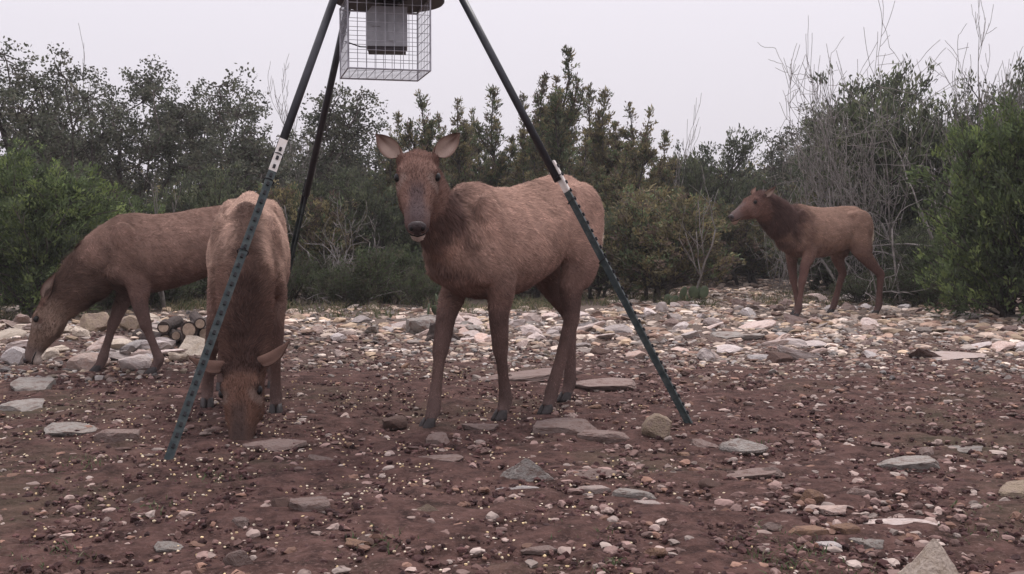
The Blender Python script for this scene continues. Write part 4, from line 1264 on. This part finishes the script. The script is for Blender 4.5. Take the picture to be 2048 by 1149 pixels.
        inner = np.array(cols['ear_in']) * np.ones((nvn, 1)); dk = np.array(cols['ear_out'])
        wt = np.clip(sstep(.68, .95, np.abs(vj)) + .85 * sstep(.40, .85, uu) + .55 * sstep(.35, .0, np.abs(vj - .1)) * sstep(.1, .5, uu), 0, 1)[:, None]
        EC = np.concatenate([inner * (1 - wt) + dk * wt, np.tile(dk, (nvn, 1))])
        link('ear', mesh('ear', VV, [q1, q2, q3], M['skin'], True, EC), root)
    for Fp in hoofs:
        mb = MB()
        for sg in (-1, 1):
            rg = []
            for z_, fw, bw, hw2, x0 in ((0.0, .062, .030, .021, .03), (.02, .054, .03, .020, .026), (.045, .038, .03, .017, .02), (.062, .026, .026, .013, .012)):
                tt_ = np.linspace(0, 2 * math.pi, 12, endpoint=False)
                xx = np.where(np.cos(tt_) > 0, fw, bw) * np.cos(tt_)
                rg.append(np.stack([Fp[0] + x0 + xx, Fp[1] + sg * .021 + hw2 * np.sin(tt_) - sg * .006 * np.clip(np.cos(tt_), 0, 1), np.full(12, Fp[2] + z_ - .006)], 1))
            mb.loft(rg)
        mb.obj('hoof', M['hoof'], root, True)
    mb = MB()
    tz = 1.17 + float(dz(-.72))
    mb.tube(np.array([[-.70, 0, tz + .02], [-.755, 0, tz - .02], [-.775, 0, tz - .08], [-.77, 0, tz - .14]]), [.035, .036, .03, .010], 10, tuple(cols['rump']))
    mb.obj('tail', M['skin'], root, True)
    tag(root, label, 'elk', group)
    return root

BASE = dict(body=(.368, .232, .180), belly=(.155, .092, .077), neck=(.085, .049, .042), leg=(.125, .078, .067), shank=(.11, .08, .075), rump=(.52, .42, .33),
            head=(.24, .145, .108), crown=(.15, .085, .065), bridge=(.125, .092, .088), lip=(.46, .38, .33), ear_in=(.40, .30, .25), ear_out=(.14, .082, .064))
ear_alert = [((-.80, .02, .58), (.2, .62, .70)), ((-.80, .02, .58), (.2, .62, .70))]
ear_low = [((-.50, .10, .84), (.35, -.9, .15)), ((-.30, .10, .93), (.35, -.9, .15))]
ear_back = [((-1.0, .0, .22), (.1, .35, .9)), ((-.92, .12, .32), (.1, .15, .9))]

# the elk that stares at the camera
c1 = dict(BASE); c1.update(neck_w=.95, neck0=.04, head=(.18, .106, .084), bridge=(.08, .06, .061), crown=(.12, .066, .052))
build_elk('elk standing under the feeder with raised head, staring straight ahead', (.02, 6.58), (-.63, -.776), 1.03,
          dict(fr=gp(862, 852), fl=gp(1006, 834), hl=gp(1097, 822), hr=(.36, 7.12)),
          at(836, 326, 5.80), at(834, 462, 5.40), (0, -.3, 1), c1, drop=.0, raise_=.09, neck_bulge=-.085, nsc=.92, wsc=.93, ears=ear_alert, seed=1, fur_n=80000)
# the elk feeding head-on
c2 = dict(BASE); c2.update(body=(.37, .245, .19), neck=(.105, .057, .044), stripe_w=.25, crest=.85, neck_w=.8, neck0=-.02, head=(.125, .068, .05), crown=(.05, .028, .023), leg=(.11, .064, .052), bridge=(.06, .04, .035))
build_elk('elk feeding with its muzzle on the ground, facing along the studded post', (-1.66, 6.93), (.20, -.98), 1.0,
          dict(fl=gp(552, 830), fr=gp(415, 820), hl=(-1.63, 7.45), hr=(-1.97, 7.42)),
          at(487, 738, 5.88), at(480, 887, 5.60), (0, -1, .4), c2, drop=.11, wsc=.90, earl=.205, ears=ear_low, seed=2, fur_n=75000, neck_bulge=.05, nsc=1.2, mane=.012)
# the elk feeding side-on
c3 = dict(BASE); c3.update(body=(.225, .14, .11), neck=(.115, .072, .056), head=(.22, .15, .115))
build_elk('brown elk grazing side-on by the log pile, half hidden by another elk', (-2.62, 8.64), (-.92, -.39), .97,
          dict(fl=gp(312, 750), fr=gp(200, 745), hl=(-2.10, 8.60), hr=(-2.25, 9.08)),
          at(108, 606, 8.35), at(45, 738, 8.22), (-.8, 0, .6), c3, drop=.09, ears=ear_back, seed=3, fur_n=65000, mane=.02, nsc=1.22)
# the far elk
c4 = dict(BASE); c4.update(body=(.255, .158, .118), neck=(.075, .042, .036), head=(.13, .072, .058), neck_w=1.0, neck0=-.12, leg=(.12, .066, .055), belly=(.15, .085, .068), crown=(.09, .048, .04), lip=(.22, .15, .12))
build_elk('lone elk standing in profile on the stones with a dark brown neck', (3.96, 14.02), (-.90, -.436), 1.04,
          dict(fl=(3.52, 13.52), fr=(3.63, 13.98), hl=(4.73, 14.2), hr=(4.20, 14.36)),
          at(1521, 400, 13.32), at(1465, 432, 13.10), (0, 0, 1), c4, ears=[((-.75, .35, .45), (.1, .2, .9))] * 2, earl=.17, seed=4, fur_n=50000, mane=.02, nsc=1.34, group='elk at the feeder')

# ------------------------------------------------------------------ feeder
fc = np.array([-.745, 6.75]); zb = at(782, 6, 6.75)[2]
feeder = empty('game_feeder', (fc[0], fc[1], 0))
O_ = np.array([fc[0], fc[1], 0])
# barrel
mb = MB(); n = 40; t = np.linspace(0, 2 * math.pi, n, endpoint=False)
circ = lambda r, z: np.stack([np.cos(t) * r, np.sin(t) * r, np.full(n, z)], 1)
mb.loft([circ(.30, zb + .012), circ(.315, zb + .02), circ(.315, zb + .30), circ(.325, zb + .31), circ(.325, zb + .33), circ(.315, zb + .34), circ(.315, zb + .62), circ(.325, zb + .63), circ(.325, zb + .65), circ(.315, zb + .66), circ(.315, zb + .93)])
mb.obj('barrel', M['barrel'], feeder, False)
mb = MB(); mb.loft([circ(.328, zb), circ(.335, zb + .008), circ(.335, zb + .026), circ(.328, zb + .032)]); mb.obj('bottom_rim', M['boxdark'], feeder)
mb = MB(); mb.loft([circ(.345, zb + .90), circ(.345, zb + .955), circ(.20, zb + .99), circ(.04, zb + 1.0)]); mb.obj('lid', M['barrel'], feeder)
# funnel neck between barrel and control box
mb = MB(); mb.loft([circ(.05, zb - .06), circ(.05, zb - .02), circ(.07, zb + .005)]); mb.obj('funnel', M['boxdark'], feeder)

def post_leg(foot, top, split, face, tipmat='tip'):
    """pipe above, T post below; the two overlap where they are tied"""
    foot = np.array(foot) - O_; top = np.array(top) - O_
    d = unit(top - foot); Ltot = np.linalg.norm(top - foot)
    f_ = np.array(face, float); f_ = unit(f_ - d * f_.dot(d)); sd_ = np.cross(d, f_)
    a = foot + d * (split - .12); e = foot + d * (Ltot + .22)
    mb = MB(); mb.tube(np.array([a, e]) - f_ * .022, [.023, .023], 14)
    leg = mb.obj('leg_pipe', M['pipe'], feeder, True)
    # T post: flat flange towards face, web behind
    R = np.stack([sd_, f_, d], 1)
    L0, L1 = -.12, split - .20
    post = MB()
    post.box(foot + d * (L0 + L1) / 2 + f_ * .012, (.042, .006, L1 - L0), R)
    post.box(foot + d * (L0 + L1) / 2 - f_ * .0085, (.006, .034, L1 - L0 - .001), R)
    po = post.obj('t_post', M['tpost'], feeder)
    tp = MB()
    tp.box(foot + d * (L1 + split) / 2 + f_ * .012, (.044, .008, split - L1), R)
    tp.box(foot + d * (L1 + split) / 2 - f_ * .0085, (.008, .032, split - L1 - .001), R)
    tp.obj('post_tip', M[tipmat], po)
    st = MB()
    z = .06
    while z < split - .02:
        st.box(foot + d * z + f_ * .020, (.014, .012, .020), R)
        z += .054
    so = st.obj('studs', M['wire'], po); so['kind'] = 'stuff'
    for zt in (split - .26, split - .10, split * .62):
        w_ = MB(); tt_ = np.linspace(0, 2 * math.pi, 15)
        rr1 = .028
        pts = [foot + d * (zt + .008 * math.sin(k)) + (sd_ * math.cos(k) + f_ * math.sin(k)) * rr1 - f_ * .006 for k in tt_]
        w_.tube(np.array(pts), [.0035] * 15, 5); w_.obj('tie_wire', M['wire'], po)
    # bracket on the barrel
    br = MB(); end = e - f_ * .02
    r0 = unit([end[0], end[1], 0])
    br.box((r0[0] * .36, r0[1] * .36, end[2] - .06), (.05, .05, .10)); br.obj('leg_bracket', M['boxdark'], feeder)

def zfoot(p): return (p[0], p[1], G(*p))
fA = gp(337, 924); fC = gp(1379, 842)
post_leg(zfoot(fA), at(668, 0, 6.38), 1.80, (.35, -1, .1))
post_leg(zfoot(fC), at(934, 0, 6.62), 1.72, (.9, -.25, .3))
post_leg(zfoot((-1.90, 8.45)), at(696, 6, 7.12), 1.7, (-.4, 1, .1), 'pipe')

# control box inside the cage
def quad_axis(rz):
    return np.array([[math.cos(rz), -math.sin(rz), 0], [math.sin(rz), math.cos(rz), 0], [0, 0, 1.]])
Rb = quad_axis(.10)
bt = zb - .04; bb = at(782, 95, 6.7)[2]
hgt = bt - bb; wd_ = .245; dp = .19
mb = MB()
# bevelled upper corner on one side, as a housing profile extruded
prof = np.array([(-wd_ / 2, 0), (wd_ / 2, 0), (wd_ / 2, hgt), (-wd_ / 2 + .035, hgt), (-wd_ / 2, hgt - .04)])
A = np.stack([prof[:, 0], np.full(5, -dp / 2), prof[:, 1]], 1); B = A + np.array([0, dp, 0])
V = np.concatenate([A, B]) @ Rb.T
i = np.arange(5); j = (i + 1) % 5
mb.add(V, np.stack([i, j, j + 5, i + 5], 1), [[0, 2, 1], [0, 3, 2], [0, 4, 3], [5, 6, 7], [5, 7, 8], [5, 8, 9]])
box = mb.obj('control_box', M['boxgrey'], feeder, False, (-.015, 0, bb))
mb = MB(); mb.box((0, 0, -.012), (wd_ * .93, dp * .9, .024), Rb); mb.obj('base_plate', M['boxdark'], box)
mb = MB(); mb.box(Rb @ np.array([.025, -dp / 2 - .006, hgt * .52]), (.034, .012, hgt * .78), Rb); mb.obj('latch_bar', M['boxgrey'], box)
mb = MB(); mb.box(Rb @ np.array([-.065, -dp / 2 - .003, hgt * .62]), (.05, .006, .06), Rb); mb.obj('cover_plate', M['boxgrey'], box)
mb = MB(); mb.tube(np.array([[-.12, -.06, .0], [-.15, -.1, -.005], [-.20, -.12, .01], [-.235, -.15, .018]]), [.004] * 4, 6); mb.obj('antenna_wire', M['wire'], box)
# wire cage
Rc = quad_axis(.25)
cw = .485; cd = .47; ct = zb - .004; cb = at(770, 146, 6.65)[2]
cage = empty('cage', (.0, 0, 0)); cage.parent = feeder
cz = np.array([-.03, -.02, 0])
def bar(mb, a, b, r): mb.tube(np.array([cz + Rc @ np.array(a), cz + Rc @ np.array(b)]), [r, r], 6)
mbf = MB()
hx, hy = cw / 2, cd / 2
for sx in (-1, 1):
    for sy in (-1, 1): bar(mbf, (sx * hx, sy * hy, cb), (sx * hx, sy * hy, ct), .0045)
for z in (cb, ct - .01):
    for sx in (-1, 1): bar(mbf, (sx * hx, -hy, z), (sx * hx, hy, z), .0045)
    for sy in (-1, 1): bar(mbf, (-hx, sy * hy, z), (hx, sy * hy, z), .0045)
cage_me = mbf.obj('cage', M['steel'], feeder)
bpy.data.objects.remove(cage)
def panel(fn):
    m_ = MB()
    for k in range(1, 9):
        u = -hx + cw * k / 9
        bar(m_, fn(u, cb), fn(u, ct), .0017)
    for k in range(1, 8):
        z = cb + (ct - cb) * k / 8
        bar(m_, fn(-hx, z), fn(hx, z), .0017)
    o = m_.obj('wire_panel', M['steel'], cage_me)
panel(lambda u, z: (u, -hy, z)); panel(lambda u, z: (u, hy, z)); panel(lambda u, z: (-hx, u, z)); panel(lambda u, z: (hx, u, z))
m_ = MB()
for k in range(1, 9):
    u = -hx + cw * k / 9
    bar(m_, (u, -hy, cb), (u, hy, cb), .0017); bar(m_, (-hx, u, cb), (hx, u, cb), .0017)
m_.obj('wire_panel', M['steel'], cage_me)
tag(feeder, 'tripod corn feeder with black pipe legs tied to studded posts and wire caged box', 'feeder')

# ------------------------------------------------------------------ added thin haze, stands in for lens veil and lifts the background darks
hx0, hx1, hy0, hy1 = float(xs.min()) - 5, float(xs.max()) + 5, float(ys.min()) - 5, float(ys.max()) + 5
mb = MB(); mb.box(((hx0 + hx1) / 2, (hy0 + hy1) / 2, 4.0), (hx1 - hx0, hy1 - hy0, 10.4))
hm = bpy.data.materials.new('added_haze'); hm.use_nodes = True
hn = hm.node_tree; hn.nodes.clear()
ho = hn.nodes.new('ShaderNodeOutputMaterial'); hv = hn.nodes.new('ShaderNodeVolumePrincipled')
hv.inputs['Color'].default_value = (.93, .92, .95, 1); hv.inputs['Density'].default_value = .0013
hn.links.new(hv.outputs['Volume'], ho.inputs['Volume'])
hz_ = mb.obj('haze', hm); hz_['kind'] = 'stuff'
tag(hz_, 'thin haze added over the clearing to lift the background darks', 'haze')
